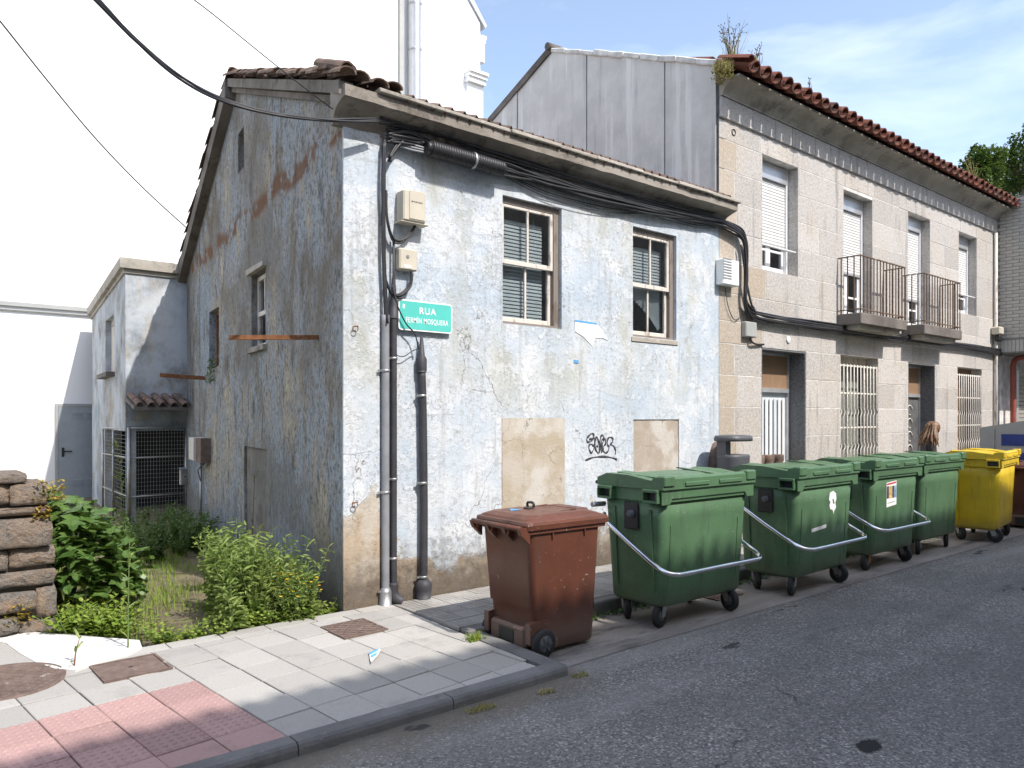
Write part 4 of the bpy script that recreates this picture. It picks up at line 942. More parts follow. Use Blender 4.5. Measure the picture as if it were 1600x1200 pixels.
def grille_window(q, cream):
    x0, x1, z0, z1 = q; Y = .20
    f = MB()
    for a in ((x0, z0, x0 + .05, z1), (x1 - .05, z0, x1, z1), (x0 + .05, z1 - .14, x1 - .05, z1), (x0 + .05, z0, x1 - .05, z0 + .05), ((x0 + x1) / 2 - .02, z0 + .05, (x0 + x1) / 2 + .02, z1 - .14)): f.box((a[0], Y, a[1]), (a[2], Y + .06, a[3]))
    wn = f.build('window', M['wood_w'] if cream else M['ply'], S); MB().box((x0 + .05, Y + .03, z0 + .05), (x1 - .05, Y + .034, z1 - .14)).build('pane', M['glass'], wn)
    MB().box((x0, Y + .12, z0), (x1, Y + .14, z1)).build('curtain', simple('lace_curtain', (.55, .50, .42), .9, var=.12) if cream else M['ply'], wn)
    for z in (z0 + .12, z0 + .62, z0 + 1.16, z1 - .16): MB().box((x0 + .003, .022, z - .011), (x1 - .003, .036, z + .011)).build('grille_rail', M['white_iron'], wn)
    n = 11; xs = [x0 + .02 + (x1 - x0 - .04) * k / n for k in range(n + 1)]
    me = MB().tube([(0, 0, 0), (0, 0, .25), (.035, 0, .29), (.035, 0, .32), (0, 0, .36), (0, 0, .78), (.03, 0, .83), (.03, 0, .85), (-.0, 0, .90), (0, 0, z1 - .16 - z0)], .0085, 5).mesh('grille_bar', M['white_iron'])
    for X in xs: obj('grille_bar', me, wn, Vector((X, .012, z0 + .02)) - S.location)
    wm = MB()
    for k in range(1, 20): wm.box((x0 + (x1 - x0) * k / 20 - .0015, .055, z0 + .02), (x0 + (x1 - x0) * k / 20 + .0015, .058, z0 + 1.15))
    for k in range(1, 14): wm.box((x0 + .01, .058, z0 + k * .085), (x1 - .01, .061, z0 + k * .085 + .003))
    if cream: stuff(wm.build('wire_mesh', M['zinc'], wn))
grille_window(GWn[1], True); grille_window(GWn[3], False)
# drain hole stub, downpipe, lamp, plaques
MB().lathe([(.045, .05), (.045, -.012), (.036, -.012), (.034, .05)], (5.62, 0, 5.45), 12, 'y').build('drain_stub', M['black'], S)
MB().tube([(14.93, -.05, .1), (14.93, -.05, 5.55)], .035, 8).build('downpipe', M['wood_w'], S)
MB().lathe([(.05, 0), (.05, -.01), (.044, -.014), (.0001, -.015)], (6.95, -.004, 2.83), 16, 'y').build('number_plaque', M['signw'], S)

# ------------------------------------------------------------------ neighbour on the right with projecting brick upper floor
random.seed(21)
NB = thing('brick_building', 'pale brick building with a projecting upper floor next to the granite house', 'building', (15.1, 0, 0))
MB().box((15.112, -1.0, 3.06), (24, 8, 6.28)).build('upper_floor', M['brickj'], NB)
MB().box((15.30, .0, 0), (24, 8, 3.05)).build('ground_floor', M['mortar'], NB)
bm = MB().cbox((-.008, -.118, -.031), (.008, .118, .031), .003).mesh('brick', M['brick'])
z = 3.40; r = 0
while z < 6.22:
    y = -.06 - (.06 if r % 2 else .18) + .18
    while y > -1.0:
        if y - .118 > -1.02 and y + .118 < .12: obj('brick', bm, NB, Vector((15.108, y, z)) - NB.location)
        y -= .245
    z += .07; r += 1
bs = MB().cbox((-.008, -.031, -.118), (.008, .031, .118), .003).mesh('soldier_brick', M['brick'])
for k in range(14): obj('soldier_brick', bs, NB, Vector((15.108, .03 - k * .07, 3.20)) - NB.location)
MB().tube(catmull([(15.6, -.16, 0.05), (15.6, -.16, 2.5), (15.6, -.16, 2.82), (15.68, -.22, 2.97), (15.95, -.45, 3.0), (16.5, -.9, 3.0)], 5), .055, 10).build('downpipe', M['redpaint'], NB)
sh = MB(); 
for k in range(26): zz = .4 + k * .088; sh.prism([(16.3, -.03, zz), (18.3, -.03, zz), (18.3, -.05, zz + .07), (16.3, -.05, zz + .07)], (0, .02, 0))
sh.build('roller_shutter', simple('shop_shutter', (.48, .45, .40), .6, var=.1), NB, fix=True)
MB().box((16.15, -.06, .3), (16.29, -.001, 2.75)).build('shutter_guide', M['alu'], NB)

# ------------------------------------------------------------------ building across the street: its roof shades the road
OB = thing('opposite_building', 'cream rendered three-storey building across the street with tiled eaves', 'building', (0, -9.2, 0))
EY, EZ = -8.4, .12 + (8.4 - 1.45) * (SUN.z / -SUN.y)
MB().box((-45, -19, -.06), (60, -9.2, EZ - .12)).build('wall', M['opp'], OB)
MB().prism([(-45, -9.2, EZ - .115), (-45, EY - .01, EZ - .115), (-45, EY - .01, EZ - .025), (-45, -9.2, EZ - .02)], (105, 0, 0)).build('eave_slab', M['slab'], OB, fix=True)
for k in range(16):
    for zz in (1.0, 4.0, 6.8):
        if zz < EZ - 2: 
            MB().box((-40 + k * 5.5, -9.21, zz), (-38.8 + k * 5.5, -9.17, zz + 1.6)).build('window', M['glass'], OB)
big = barrel(L=.9, r0=.075, r1=.07, n=6, mat=M['terra'], name='cover_tile')
for k in range(170): obj('cover_tile', big, OB, Vector((-9 + k * .205, EY, EZ - .06 + rnd(-.02, .02))) - OB.location, (R(20), 0, math.pi + rnd(-.03, .03)))
MB().prism([(-45, EY - .05, EZ - .022), (-45, -13.5, EZ + 1.85), (-45, -19, EZ - .1)], (105, 0, 0)).build('roof', M['terra'], OB, fix=True)

# ------------------------------------------------------------------ cables on the fronts
random.seed(31)
def strands(name, label, path, n, spread, r, mat='cable', k=6, cat='cable'):
    c = thing(name, label, cat, path[0]); P0 = Vector(path[0])
    for i in range(n):
        a = 2 * math.pi * i / n; off = Vector((0, -abs(math.cos(a)) * spread * .6, math.sin(a) * spread)); ph = rnd(0, 6)
        pts = []
        for m, p in enumerate(path):
            p = Vector(p); j = .45 * spread
            pts.append(p + off * (1 + .35 * math.sin(m * 1.7 + ph)) + Vector((rnd(-j, j), -rnd(0, j) * .5, rnd(-j, j))) - P0)
        MB().tube(catmull(pts, k), r * rnd(.8, 1.25), 6).build('cable', M[mat], c, world=False)
    return c
Yc = -.06
pp = [(605, 214), (640, 216), (675, 228), (730, 246), (785, 262), (850, 282), (920, 302), (1000, 322), (1060, 335), (1110, 344), (1140, 353), (1158, 368), (1163, 395), (1163, 430), (1162, 465), (1170, 488), (1195, 497), (1250, 505), (1310, 514), (1380, 523), (1450, 533), (1520, 543), (1562, 551)]
strands('cable_bundle', 'thick bundle of black cables strung under the eave and along the granite front', [onY(a, b, Yc) for a, b in pp], 11, .048, .0135)
pp = [(592, 186), (640, 200), (700, 216), (760, 236), (830, 258), (900, 280), (980, 303), (1060, 322), (1118, 338)]
strands('cable_run', 'upper run of thin black cables tight under the cornice', [onY(a, b, -.10) for a, b in pp], 4, .02, .010)
pp = [(770, 262), (840, 300), (900, 318), (960, 330), (1010, 332), (1045, 342), (1090, 352), (1125, 354)]
strands('cable_run', 'slack thin cables sagging across the plaster above the windows', [onY(a, b, -.03) for a, b in pp], 3, .022, .0055)
pp = [(1158, 385), (1165, 440), (1173, 475), (1178, 483)]
strands('cable_run', 'cut cable tails hanging beside the corner bend on the granite', [onY(a, b, -.07) for a, b in pp], 3, .02, .011)
pp = [(598, 225), (597, 300), (598, 380), (600, 440), (602, 505)]
strands('cable_riser', 'dark vertical cable riser above the grey conduit on the house corner', [onY(a, b, -.05) for a, b in pp], 7, .028, .0115)
pp = [(608, 250), (625, 222), (650, 215)]
strands('cable_bend', 'thick cables bending from the riser toward the ribbed splice', [onY(a, b, -.06) for a, b in pp], 5, .026, .012)
# ribbed splice closure
a, b = onY(672, 232, -.13), onY(784, 264, -.13); d = (b - a); L_ = d.length; u = d.normalized()
t = thing('splice_closure', 'ribbed black cylindrical cable splice closure under the eave', 'splice closure', a)
pf = []; nr = 30
for k in range(nr): 
    s = L_ * k / nr; pf += [(s, .062), (s + L_ / nr * .18, .074), (s + L_ / nr * .72, .074), (s + L_ / nr * .9, .062)]
MB().tube([u * s for s, r_ in pf], [r_ for s, r_ in pf], 16).build('ribbed_body', M['black'], t, world=False)
MB().tube([u * (L_ * .56), u * (L_ * .59)], .079, 16).build('strap', M['zinc'], t, world=False)
for s0, s1 in ((-.05, .0), (L_ - .005, L_ + .03)): MB().tube([u * s0, u * s1], [.05, .066] if s0 < 0 else [.066, .05], 14).build('end_cap', M['black'], t, world=False)
for k in range(3): MB().tube(catmull([u * -.03 + Vector((0, .02, -.02 * k)), Vector((-.2, .06, .02 - .025 * k)), Vector((-.42, .08, .06 - .03 * k))], 4), .009, 6).build('cable', M['pipe'], t, world=False)
# overhead service cables
def over(name, label, pts, n, r, ext=True):
    P = [atD(*p) for p in pts]
    if ext:
        d = (P[0] - P[1]).normalized(); d.z = max(d.z, .12); q = P[0].copy(); k = 0
        while q.y > -8.3 and k < 60: q = q + d * .35; P.insert(0, q.copy()); k += 1
    c = thing(name, label, 'cable', P[-1]); o = P[-1]
    for i in range(n):
        ph = rnd(0, 6)
        MB().tube(catmull([p - o + (Vector((math.cos(m * 1.3 + ph), math.sin(m * 1.1 + ph), math.cos(m * .9 + ph * 2))) * r * 1.5 if n > 1 else Vector()) for m, p in enumerate(P)], 5), r, 6).build('cable', M['cable'], c, world=False)
over('service_cable', 'thick twisted black service cable sagging in to the house corner', [(110, -40, 4.3), (152, 0, 4.45), (215, 67, 4.75), (280, 120, 5.1), (345, 155, 5.5), (420, 177, 5.75), (500, 186, 6.05), (550, 187, 6.25), (592, 187, 6.45)], 4, .0095)
over('telephone_wire', 'thin wire stretched to the roof corner of the plaster house', [(270, -25, 5.0), (330, 20, 5.3), (400, 77, 5.7), (460, 125, 6.0), (512, 165, 6.3), (530, 176, 6.42)], 1, .0045)
over('telephone_wire', 'thin wire running down across the white wall behind the gable', [(-40, -15, 9.0), (0, 33, 9.4), (75, 127, 10.3), (150, 217, 11.2), (225, 295, 12.1), (297, 361, 13.2)], 1, .0105)
# wall boxes
def wbox(name, label, p0, p1, dep, mat, cat='utility box'):
    t = thing(name, label, cat, ((p0.x + p1.x) / 2, -.001, p1.z)); c = t.location
    MB().cbox((p0.x - c.x, -dep, 0), (p1.x - c.x, 0, p0.z - p1.z), .012).build('case', mat, t, world=False); return t, c
t, c = wbox('utility_box', 'taller beige utility box with a ridged lid high on the house front', onY(625, 297, -.07), onY(660, 352, -.07), .13, M['beige'])
MB().cbox((-.135, -.118, -.012), (.155, -.004, -.001), .004).build('base_flange', M['beige'], t, world=False); MB().cbox((-.06, -.1365, .02), (.1, -.1305, .27), .004).build('cover_panel', M['beige'], t, world=False)
for k in range(6): MB().box((-.04 + k * .02, -.1376, .165 + (k % 2) * .004), (-.028 + k * .02, -.1366, .178)).build('mark', M['black'], t, world=False)
t, c = wbox('utility_box', 'small square beige utility box just above the street sign', onY(622, 387, -.05), onY(650, 425, -.05), .075, M['beige'])
MB().box((-.045, -.0775, .02), (.03, -.0755, .045)).build('label_plate', M['signw'], t, world=False); MB().lathe([(.016, -.0765), (.016, -.079), (.012, -.079)], (-.01, 0, .12), 12, 'y').build('lock', M['pipe'], t, world=False)
for nm, lab, seq, n, rr in (('box_cables', 'loop of thin cables hanging from the taller beige box', [(648, 352), (640, 366), (624, 378), (612, 372), (604, 340), (603, 300)], 5, .007), ('box_cables', 'loop of thin cables hanging below the small beige box', [(643, 426), (640, 445), (626, 462), (612, 460), (602, 440), (598, 420)], 5, .0075), ('box_cables', 'thin cable looping across the street sign into the second pipe', [(612, 445), (620, 475), (634, 505), (648, 522), (654, 545)], 1, .006), ('box_cables', 'thin wire hanging slack between the two wall pipes', [(606, 530), (617, 552), (630, 557), (645, 548), (652, 546)], 1, .005)):
    strands(nm, lab, [onY(a, b, -.075 if 'sign' in lab else -.05) for a, b in seq], n, .016 if n > 1 else .001, rr)
t, c = wbox('utility_box', 'white louvred utility box at the joint between plaster and granite fronts', onY(1124, 404, -.06), onY(1149, 449, -.06), .12, M['signw'])
for k in range(8): MB().box((-.18, -.1235, .07 + k * .035), (-.0, -.1205, .088 + k * .035)).build('louvre', M['pipe'], t, world=False)
t, c = wbox('utility_box', 'grey junction box below the cable bend on the granite front', onY(1163, 502, -.05), onY(1180, 528, -.05), .08, M['greym'])
MB().tube(catmull([(.02, -.04, 0), (.05, -.05, -.06), (.2, -.03, -.08), (.38, -.02, -.07)], 4), .014, 6).build('cable', M['cable'], t, world=False)
strands('box_cables', 'thin looping wires under the white louvred box', [onY(a, b, -.02) for a, b in ((1132, 450), (1136, 475), (1143, 495), (1150, 500), (1160, 490))], 2, .012, .004)
t = thing('security_light', 'cream security light with sensor at the end of the granite front', 'lamp', (14.86, -.06, 3.45))
MB().cbox((-.1, -.12, -.02), (.14, .05, .14), .02).build('housing', M['beige'], t, world=False); MB().cbox((-.04, -.1, -.16), (.1, .0, -.03), .02).build('sensor', M['black'], t, world=False)
# street name plate
p0, p1 = onY(623, 468, -.04), onY(706, 522, -.04); cx, cz = (p0.x + p1.x) / 2, (2.773 + 2.511) / 2
t = thing('street_sign', 'turquoise street name plate with white border and white lettering', 'sign', (cx, -.03, cz))
hw, hh = .288, .135
def plate(hx, hz, r, y0, y1): 
    a = rrect(hx, hz, r, 0, 5); return MB().loft([[Vector((p.x, y1, p.y)) for p in a], [Vector((p.x, y0, p.y)) for p in a]])
plate(hw, hh, .03, -.012, .0).build('border', M['signw'], t, world=False, fix=True); plate(hw - .012, hh - .012, .022, -.0135, -.0121).build('panel', M['sign'], t, world=False, fix=True)
def text(s, size, loc, mat, par, off=.004, ax=(R(90), 0, 0), sx=1.):
    cu = bpy.data.curves.new('lettering', 'FONT'); cu.body = s; cu.size = size; cu.align_x = 'CENTER'; cu.align_y = 'CENTER'; cu.offset = off; cu.extrude = .0006; cu.space_character = 1.12
    to = bpy.data.objects.new('tmp', cu); COL.objects.link(to); dg = bpy.context.evaluated_depsgraph_get(); me = bpy.data.meshes.new_from_object(to.evaluated_get(dg)); bpy.data.objects.remove(to)
    me.materials.clear(); me.materials.append(mat); o = obj('lettering', me, par, loc, ax, (sx, 1, 1)); return o
text('RUA', .082, (.015, -.0142, .045), M['signw'], t, .0012, sx=1.05); text('FERMÍN MOSQUERA', .066, (.012, -.0142, -.045), M['signw'], t, .0008, sx=.70)
for dx, dz, w_, h_ in ((-.235, .09, .03, .005), (-.235, .075, .022, .022), (-.235, .057, .03, .005)): MB().cbox((dx - w_ / 2, -.0148, dz - h_ / 2), (dx + w_ / 2, -.0136, dz + h_ / 2), .001).build('emblem', M['signw'], t, world=False)
# torn remains of a notice
q = [(898, 500), (932, 505), (941, 516), (950, 532), (942, 528), (930, 528), (925, 540), (912, 526), (899, 518)]
t = thing('torn_notice', 'torn white remains of a notice screwed between the two sash windows', 'notice', onY(920, 515))
MB().prism([onY(a, b, -.006) for a, b in q], (0, .004, 0)).build('torn_sheet', M['paper'], t, fix=True)
MB().prism([onY(a, b, -.0065) for a, b in ((898, 499.5), (932, 504.5), (933, 507.5), (898, 502.5))], (0, -.001, 0)).build('blue_edge', M['bluep'], t, fix=True)
MB().prism([onY(a, b, -.006) for a, b in ((897, 562), (904, 563), (904, 568), (897, 567))], (0, .003, 0)).build('corner_scrap', M['bluep'], t, fix=True)
# spray tag: strokes traced on the wall plane
def gx(x, y): return onY(900 + x / 16, 660 + y / 16, -.004)
ST = [[(330, 420), (420, 400), (450, 320), (400, 275), (310, 350), (270, 430), (310, 490), (390, 460), (450, 380), (470, 500), (460, 620), (390, 760), (330, 660), (340, 560), (390, 545), (450, 580), (480, 480), (510, 360), (550, 420), (590, 560), (600, 680), (560, 770), (490, 660), (510, 590), (555, 605)],
      [(590, 700), (600, 500), (630, 340), (680, 330), (690, 400), (640, 460), (640, 600), (640, 760)], [(650, 750), (660, 560), (710, 420), (740, 440), (740, 540), (690, 590), (680, 680), (730, 760), (800, 720), (830, 600), (790, 560), (790, 430), (850, 370), (920, 400), (920, 480), (870, 545), (940, 590), (990, 690), (990, 790)], [(240, 945), (400, 885), (620, 855), (850, 870), (1025, 925)]]
gm = MB()
for s in ST:
    pts = catmull([gx(a, b) for a, b in s], 5)
    for p_, q_ in zip(pts[:-1], pts[1:]): pass
    gm.tube(pts, [.009 + .004 * math.sin(k * .7) for k in range(len(pts))], 6)
gm.v = [(x_, -.004 + (y_ + .004) * .12, z_) for x_, y_, z_ in gm.v]
tag(gm.build('graffiti_tag', M['graf']), 'dark spray-painted scribbled tag with an underline on the plaster', 'graffiti')
# pipes down the front
def pipe(name, label, X, r, mat, z0, z1, foot, clips, bend=0.):
    t = thing(name, label, 'pipe', (X, -r - .012, z0))
    MB().tube(catmull([(0, 0, 0), (0 + bend * .2, 0, (z1 - z0) * .4), (-bend * .3, 0, (z1 - z0) * .8), (-bend, 0, z1 - z0)], 5), r, 12).build('pipe_body', mat, t, world=False)
    for z in clips:
        MB().lathe([(r + .002, 0), (r + .006, .002), (r + .006, .02), (r + .002, .022)], (-bend * (z / (z1 - z0)), 0, z), 12).build('clip', M['zinc'], t, world=False); MB().box((-r - .035, -.004, z + .004), (-r - .002, .012, z + .018)).build('clip_lug', M['zinc'], t, world=False)
    if foot == 1: MB().lathe([(r + .02, -.03), (r + .02, .10), (r + .004, .14)], (0, 0, 0), 14).build('collar', M['zinc'], t, world=False)
    if foot == 2: MB().tube(catmull([(0, 0, .16), (0, 0, .07), (.02, -.02, .02), (.06, -.04, -.005)], 4), [r + .014] * 13, 12).build('boot', mat, t, world=False)
    if foot == 3: MB().lathe([(r + .03, -.02), (r + .04, .06), (r + .04, .11), (r + .006, .15)], (0, 0, 0), 14).build('boot', mat, t, world=False)
    return t
pipe('wall_pipe', 'grey steel conduit running down the left corner of the house front', .385, .034, M['pipe'], .13, 2.62, 1, (.1, .95, 2.0))
pipe('wall_pipe', 'dark plastic pipe strapped beside the grey conduit', .468, .030, M['pipe_d'], .14, 2.72, 2, (.36, 1.05, 2.1))
t = pipe('wall_pipe', 'single dark pipe to the right of the paired conduits', .775, .036, M['pipe_d'], .14, 2.15, 3, (.16, 1.0, 1.78), .02)
MB().lathe([(.044, 0), (.047, .02), (.047, .12), (.03, .15), (.012, .32)], (-.02, 0, 2.0), 12).build('heat_shrink_top', M['pipe_d'], t, world=False)
t = thing('cable_stub', 'tapered dark cable end standing above the plastic pipe', 'cable', (.468, -.045, 2.72)); MB().lathe([(.036, -.12), (.038, 0), (.028, .05), (.012, .26), (.010, .6)], (0, 0, 0), 10).build('sleeve', M['pipe_d'], t, world=False)
# guard stone at the party wall
g_ = MB(); n = 14; rg = []
for k, z in enumerate((0.1, .7, 1.05, 1.2, 1.32, 1.40, 1.43)):
    s = (1, 1, .98, .88, .66, .36, .05)[k]; rg.append([Vector((5.22 + .16 * s * math.cos(2 * math.pi * i / n), -.02 + .13 * s * math.sin(2 * math.pi * i / n), z)) for i in range(n)])
tag(g_.loft(rg, smooth=True).build('guard_stone', M['iron']), 'dark rounded guard stone at the foot of the party wall', 'guard stone')
# tilted litter and clips
def scrap(label, px_, z, mats, name='paper_scrap', up=.002):
    t = thing(name, label, 'litter', onZ(*px_[0][0], z))
    for pts, m in zip(px_, mats): MB().prism([onZ(a, b, z + up) + Vector((0, 0, rnd(0, .012))) for a, b in pts], (0, 0, -.0015)).build('torn_piece', M[m], t, fix=True); up += .002
scrap('torn blue and white paper scrap lying on the pavement', [[(577, 1022), (590, 1015), (595, 1016), (590, 1026), (580, 1037), (578, 1030)], [(576, 1020), (592, 1015), (590, 1018), (577, 1024)], [(579, 1026), (590, 1021), (588, 1025), (581, 1028)]], .092, ('paper', 'bluep', 'bluep'))

# ------------------------------------------------------------------ four-wheeled containers
random.seed(41)
def sgrid(n): return n
def caster(par, x, y, rot, fork='zinc'):
    t = bpy.data.objects.new('caster', MB().lathe([(.05, 0), (.05, .02), (.035, .022)], (0, 0, .215), 12).mesh('caster', M['zinc'])); COL.objects.link(t); t.parent = par; t.location = (x, y, 0); t.rotation_euler = (0, 0, rot)
    w_ = MB().lathe([(.045, -.024), (.085, -.026), (.097, -.018), (.1, 0), (.097, .018), (.085, .026), (.045, .024)], (-.045, 0, .1), 24, 'y'); obj('tyre', w_.mesh('tyre', M['rubber'], fix=True), t)
    h = MB().lathe([(.0001, -.028), (.03, -.03), (.05, -.022), (.052, .022), (.03, .03), (.0001, .028)], (-.045, 0, .1), 16, 'y'); obj('hub', h.mesh('hub', M['lgrey'], fix=True), t)
    f = MB()
    for s in (-1, 1): f.prism([(-.07, s * .036, .09), (-.02, s * .036, .09), (.04, s * .036, .215), (-.045, s * .036, .215)], (0, s * .005, 0))
    f.box((-.05, -.04, .205), (.05, .04, .215)); obj('fork', f.mesh('fork', M[fork], fix=True), t); return t
def container(name, label, mat, x, y, rz, bar=True, trun=True, orange=False, group=None, casters=(.3, -.5, 2.2, .9)):
    t = thing(name, label, 'container', (x, y, .004), rz, group); m = M[mat]
    # body: tapered, rounded, with ribs
    rings = []
    for z, hx, hy, r in ((.175, .51, .25, .06), (.185, .535, .275, .07), (.21, .55, .29, .07), (.40, .557, .297, .065), (.9, .583, .318, .06), (1.06, .592, .325, .06)):
        rings.append(rrect(hx, hy, r, z, 5))
    b = MB().loft(rings, smooth=True)
    b.cbox((-.50, -.235, .165), (.50, .235, .18), .01)
    body = b.build('body', m, t, world=False)
    for sx in (-1, 1):     # moulded vertical ribs on the short sides and the corners
        for yy in (-.20, .20): MB().prism([(sx * .552, yy - .018, .30), (sx * .552, yy + .018, .30), (sx * .586, yy + .014, .98), (sx * .586, yy - .014, .98)], (sx * .012, 0, 0)).build('rib', m, body, world=False, fix=True)
    for xx in (-.46, .46): MB().prism([(xx - .02, -.291, .32), (xx + .02, -.291, .32), (xx + .016, -.316, .85), (xx - .016, -.316, .85)], (0, -.006, 0)).build('rib', m, body, world=False, fix=True)
    # rim with grip pockets at the ends
    r_ = MB(); hx, hy = .605, .345
    for a in ((-hx, -hy, hx, -hy + .04), (-hx, hy - .04, hx, hy), (-hx, -hy + .04, -hx + .04, hy - .04), (hx - .04, -hy + .04, hx, hy - .04)): r_.box((a[0], a[1], 1.045), (a[2], a[3], 1.145))
    rim = r_.build('rim', m, t, world=False)
    for sx in (-1, 1):
        for y0 in (-.335, .175):
            g = MB(); X0_, X1_ = (sx * .604, sx * .665)
            xa, xb = min(X0_, X1_), max(X0_, X1_)
            g.cbox((xa, y0, 1.125), (xb, y0 + .16, 1.15), .004); g.cbox((xa, y0, 1.04), (xb, y0 + .16, 1.06), .004); g.box((xa, y0, 1.06), (xb, y0 + .014, 1.125)); g.box((xa, y0 + .146, 1.06), (xb, y0 + .16, 1.125)); g.build('grip', m, rim, world=False)
            MB().box((sx * .606 - .001, y0 + .014, 1.06), (sx * .606 + .001, y0 + .146, 1.125)).build('grip_pocket', M['black'], rim, world=False)
    # front apron under the rim, stepped at the ends
    MB().prism([(-.63, -.346, 1.145), (.63, -.346, 1.145), (.63, -.346, 1.03), (.53, -.346, 1.03), (.50, -.346, 1.075), (-.50, -.346, 1.075), (-.53, -.346, 1.03), (-.63, -.346, 1.03)], (0, -.012, 0)).build('apron', m, rim, world=False, fix=True)
    # lid: sloped panel with raised front beam and winged ends
    lid = MB(); xs = [-.635, -.56, -.5, -.2, .2, .5, .56, .635]
    prof = lambda x: (.0 if abs(x) < .53 else .022)
    yrow = [(.36, 1.15, 0), (.36, 1.195, 1), (.25, 1.235, 1), (.0, 1.232, 1), (-.20, 1.205, 1), (-.255, 1.20, 1), (-.27, 1.245, 0), (-.345, 1.252, 0), (-.372, 1.235, 0), (-.375, 1.15, 0)]
    rows = [[Vector((x_, y_, z_ + (prof(x_) if f else 0) + (.012 * (1 - (x_ / .64) ** 2) if f else 0))) for x_ in xs] for y_, z_, f in yrow]
    vs = [p for r in rows for p in r]; n = len(xs); fs = []
    for i in range(len(rows) - 1):
        for k in range(n - 1): fs.append((i * n + k, i * n + k + 1, (i + 1) * n + k + 1, (i + 1) * n + k))
    fs.append(tuple(i * n for i in range(len(rows)))); fs.append(tuple(i * n + n - 1 for i in reversed(range(len(rows))))); e = (len(rows) - 1) * n
    fs.append(tuple(list(range(n - 1, -1, -1)) + [e + k for k in range(n)])); lid.add(vs, fs)
    lid = lid.build('lid', m, t, world=False, fix=True)
    for xx, w_ in ((-.565, .09), (.565, .09)): MB().cbox((xx - w_ * .75, -.389, 1.175), (xx + w_ * .75, -.30, 1.262), .01).build('lid_corner', m, lid, world=False)
    MB().cbox((-.36, -.386, 1.17), (-.04, -.374, 1.205), .005).build('lid_grip', m, lid, world=False); MB().cbox((.10, -.386, 1.17), (.42, -.374, 1.205), .005).build('lid_grip', m, lid, world=False)
    for sx in (-1, 1): MB().prism([(sx * .45, .3, 1.245), (sx * .45, -.2, 1.217), (sx * .30, -.2, 1.222), (sx * .36, .3, 1.252)], (0, 0, .012)).build('lid_rib', m, lid, world=False, fix=True)
    MB().tube([(-.62, .385, 1.17), (.62, .385, 1.17)], .016, 8).build('hinge_rod', M['black'], t, world=False)
    # trunnion plates
    for sx in (-1, 1) if trun else ():
        p = MB().cbox((min(sx * .578, sx * .606), -.08, .80), (max(sx * .578, sx * .606), .08, 1.03), .008).build('trunnion_plate', M['black'], t, world=False)
        MB().lathe([(.034, 0), (.03, sx * .03), (.018, sx * .034)], (sx * .604, -.01, .93), 14, 'x').build('trunnion', M['lgrey'], p, world=False)
    if bar:
        hb = [(.0, -.475, .485), (.48, -.475, .485), (.57, -.46, .487), (.625, -.425, .497), (.652, -.37, .52), (.66, -.28, .562), (.655, .0, .71), (.648, .24, .85), (.60, .31, .90)]; pts = [(-a_, b_, c_) for a_, b_, c_ in reversed(hb[1:])] + hb
        MB().tube(catmull(pts, 6), .0195, 10).build('pedal_bar', M['chrome'], t, world=False)
    MB().tube([(-.56, .345, .98), (-.70, .36, .98)], .022, 8).build('rear_handle', M['pipe'], t, world=False)
    for (cx, cy), r0 in zip(((-.44, -.20), (.44, -.20), (-.44, .20), (.44, .20)), casters): caster(t, cx, cy, r0, 'orange' if (orange and cx < 0 and cy < 0) else 'zinc')
    return t
gg = 'green wheeled containers along the kerb'
c1 = container('waste_container', 'green four-wheeled container with chrome bar standing next to the brown bin', 'green', 2.46, -1.55, R(-1), group=gg, casters=(.2, 1.4, .9, .5))
c2 = container('waste_container', 'green four-wheeled container with a torn white sticker on its front', 'green', 4.33, -1.62, R(1.5), group=gg, casters=(.3, 1.5, .8, .3))
c3 = container('waste_container', 'green four-wheeled container with a colour poster on its front', 'green', 6.10, -1.54, R(0), orange=True, group=gg, casters=(.0, 1.2, .8, .3))
c4 = container('waste_container', 'green container without a bar between the poster container and the yellow one', 'green', 7.60, -1.47, R(0), bar=False, group=gg, casters=(.4, .4, .8, .3))
c5 = container('recycling_container', 'yellow four-wheeled recycling container at the end of the green row', 'yellow', 9.30, -1.68, R(8), bar=False, trun=False, casters=(1.5, .6, .8, .3))
# stickers on the fronts (children: they are stuck on)
def onfront(par, pts, mat, name, d=.0): 
    fy = lambda z: -.297 - (z - .4) * .042 - .0025 - d
    MB().prism([(a, fy(b), b) for a, b in pts], (0, -.0012, 0)).build(name, mat, par, world=False, fix=True)
st_ = [(.10, .97), (.15, .985), (.19, .955), (.20, .90), (.185, .86), (.20, .81), (.175, .78), (.165, .745), (.15, .79), (.115, .80), (.10, .84), (.115, .87), (.09, .90)]
st_ = [(.145 + (a_ - .145) * 1.45, b_) for a_, b_ in st_]; onfront(c2, st_, M['paper'], 'torn_sticker'); onfront(c2, [(.14, .90), (.16, .905), (.185, .86), (.18, .845), (.155, .86)], M['green'], 'torn_hole', .0014)
onfront(c2, [(-.27, .60), (.03, .62), (.03, .655), (-.27, .635)], M['paper'], 'label_strip')
onfront(c3, [(-.22, .70), (.03, .72), (.01, 1.0), (-.245, .985)], M['paper'], 'poster')
onfront(c3, [(-.235, .955), (.0, .97), (-.002, .99), (-.237, .975)], M['poster_r'], 'poster_heading', .0014)
for a, b, m in ((-.235, -.185, 'poster_d'), (-.18, -.10, 'poster_o'), (-.095, -.05, 'poster_d'), (-.045, .008, 'poster_b')): onfront(c3, [(a + .01, .80), (b + .01, .805), (b, .945), (a, .94)], M[m], 'poster_picture', .0014)
onfront(c3, [(-.20, .745), (-.01, .755), (-.01, .76), (-.20, .75)], M['poster_d'], 'poster_caption', .0014)

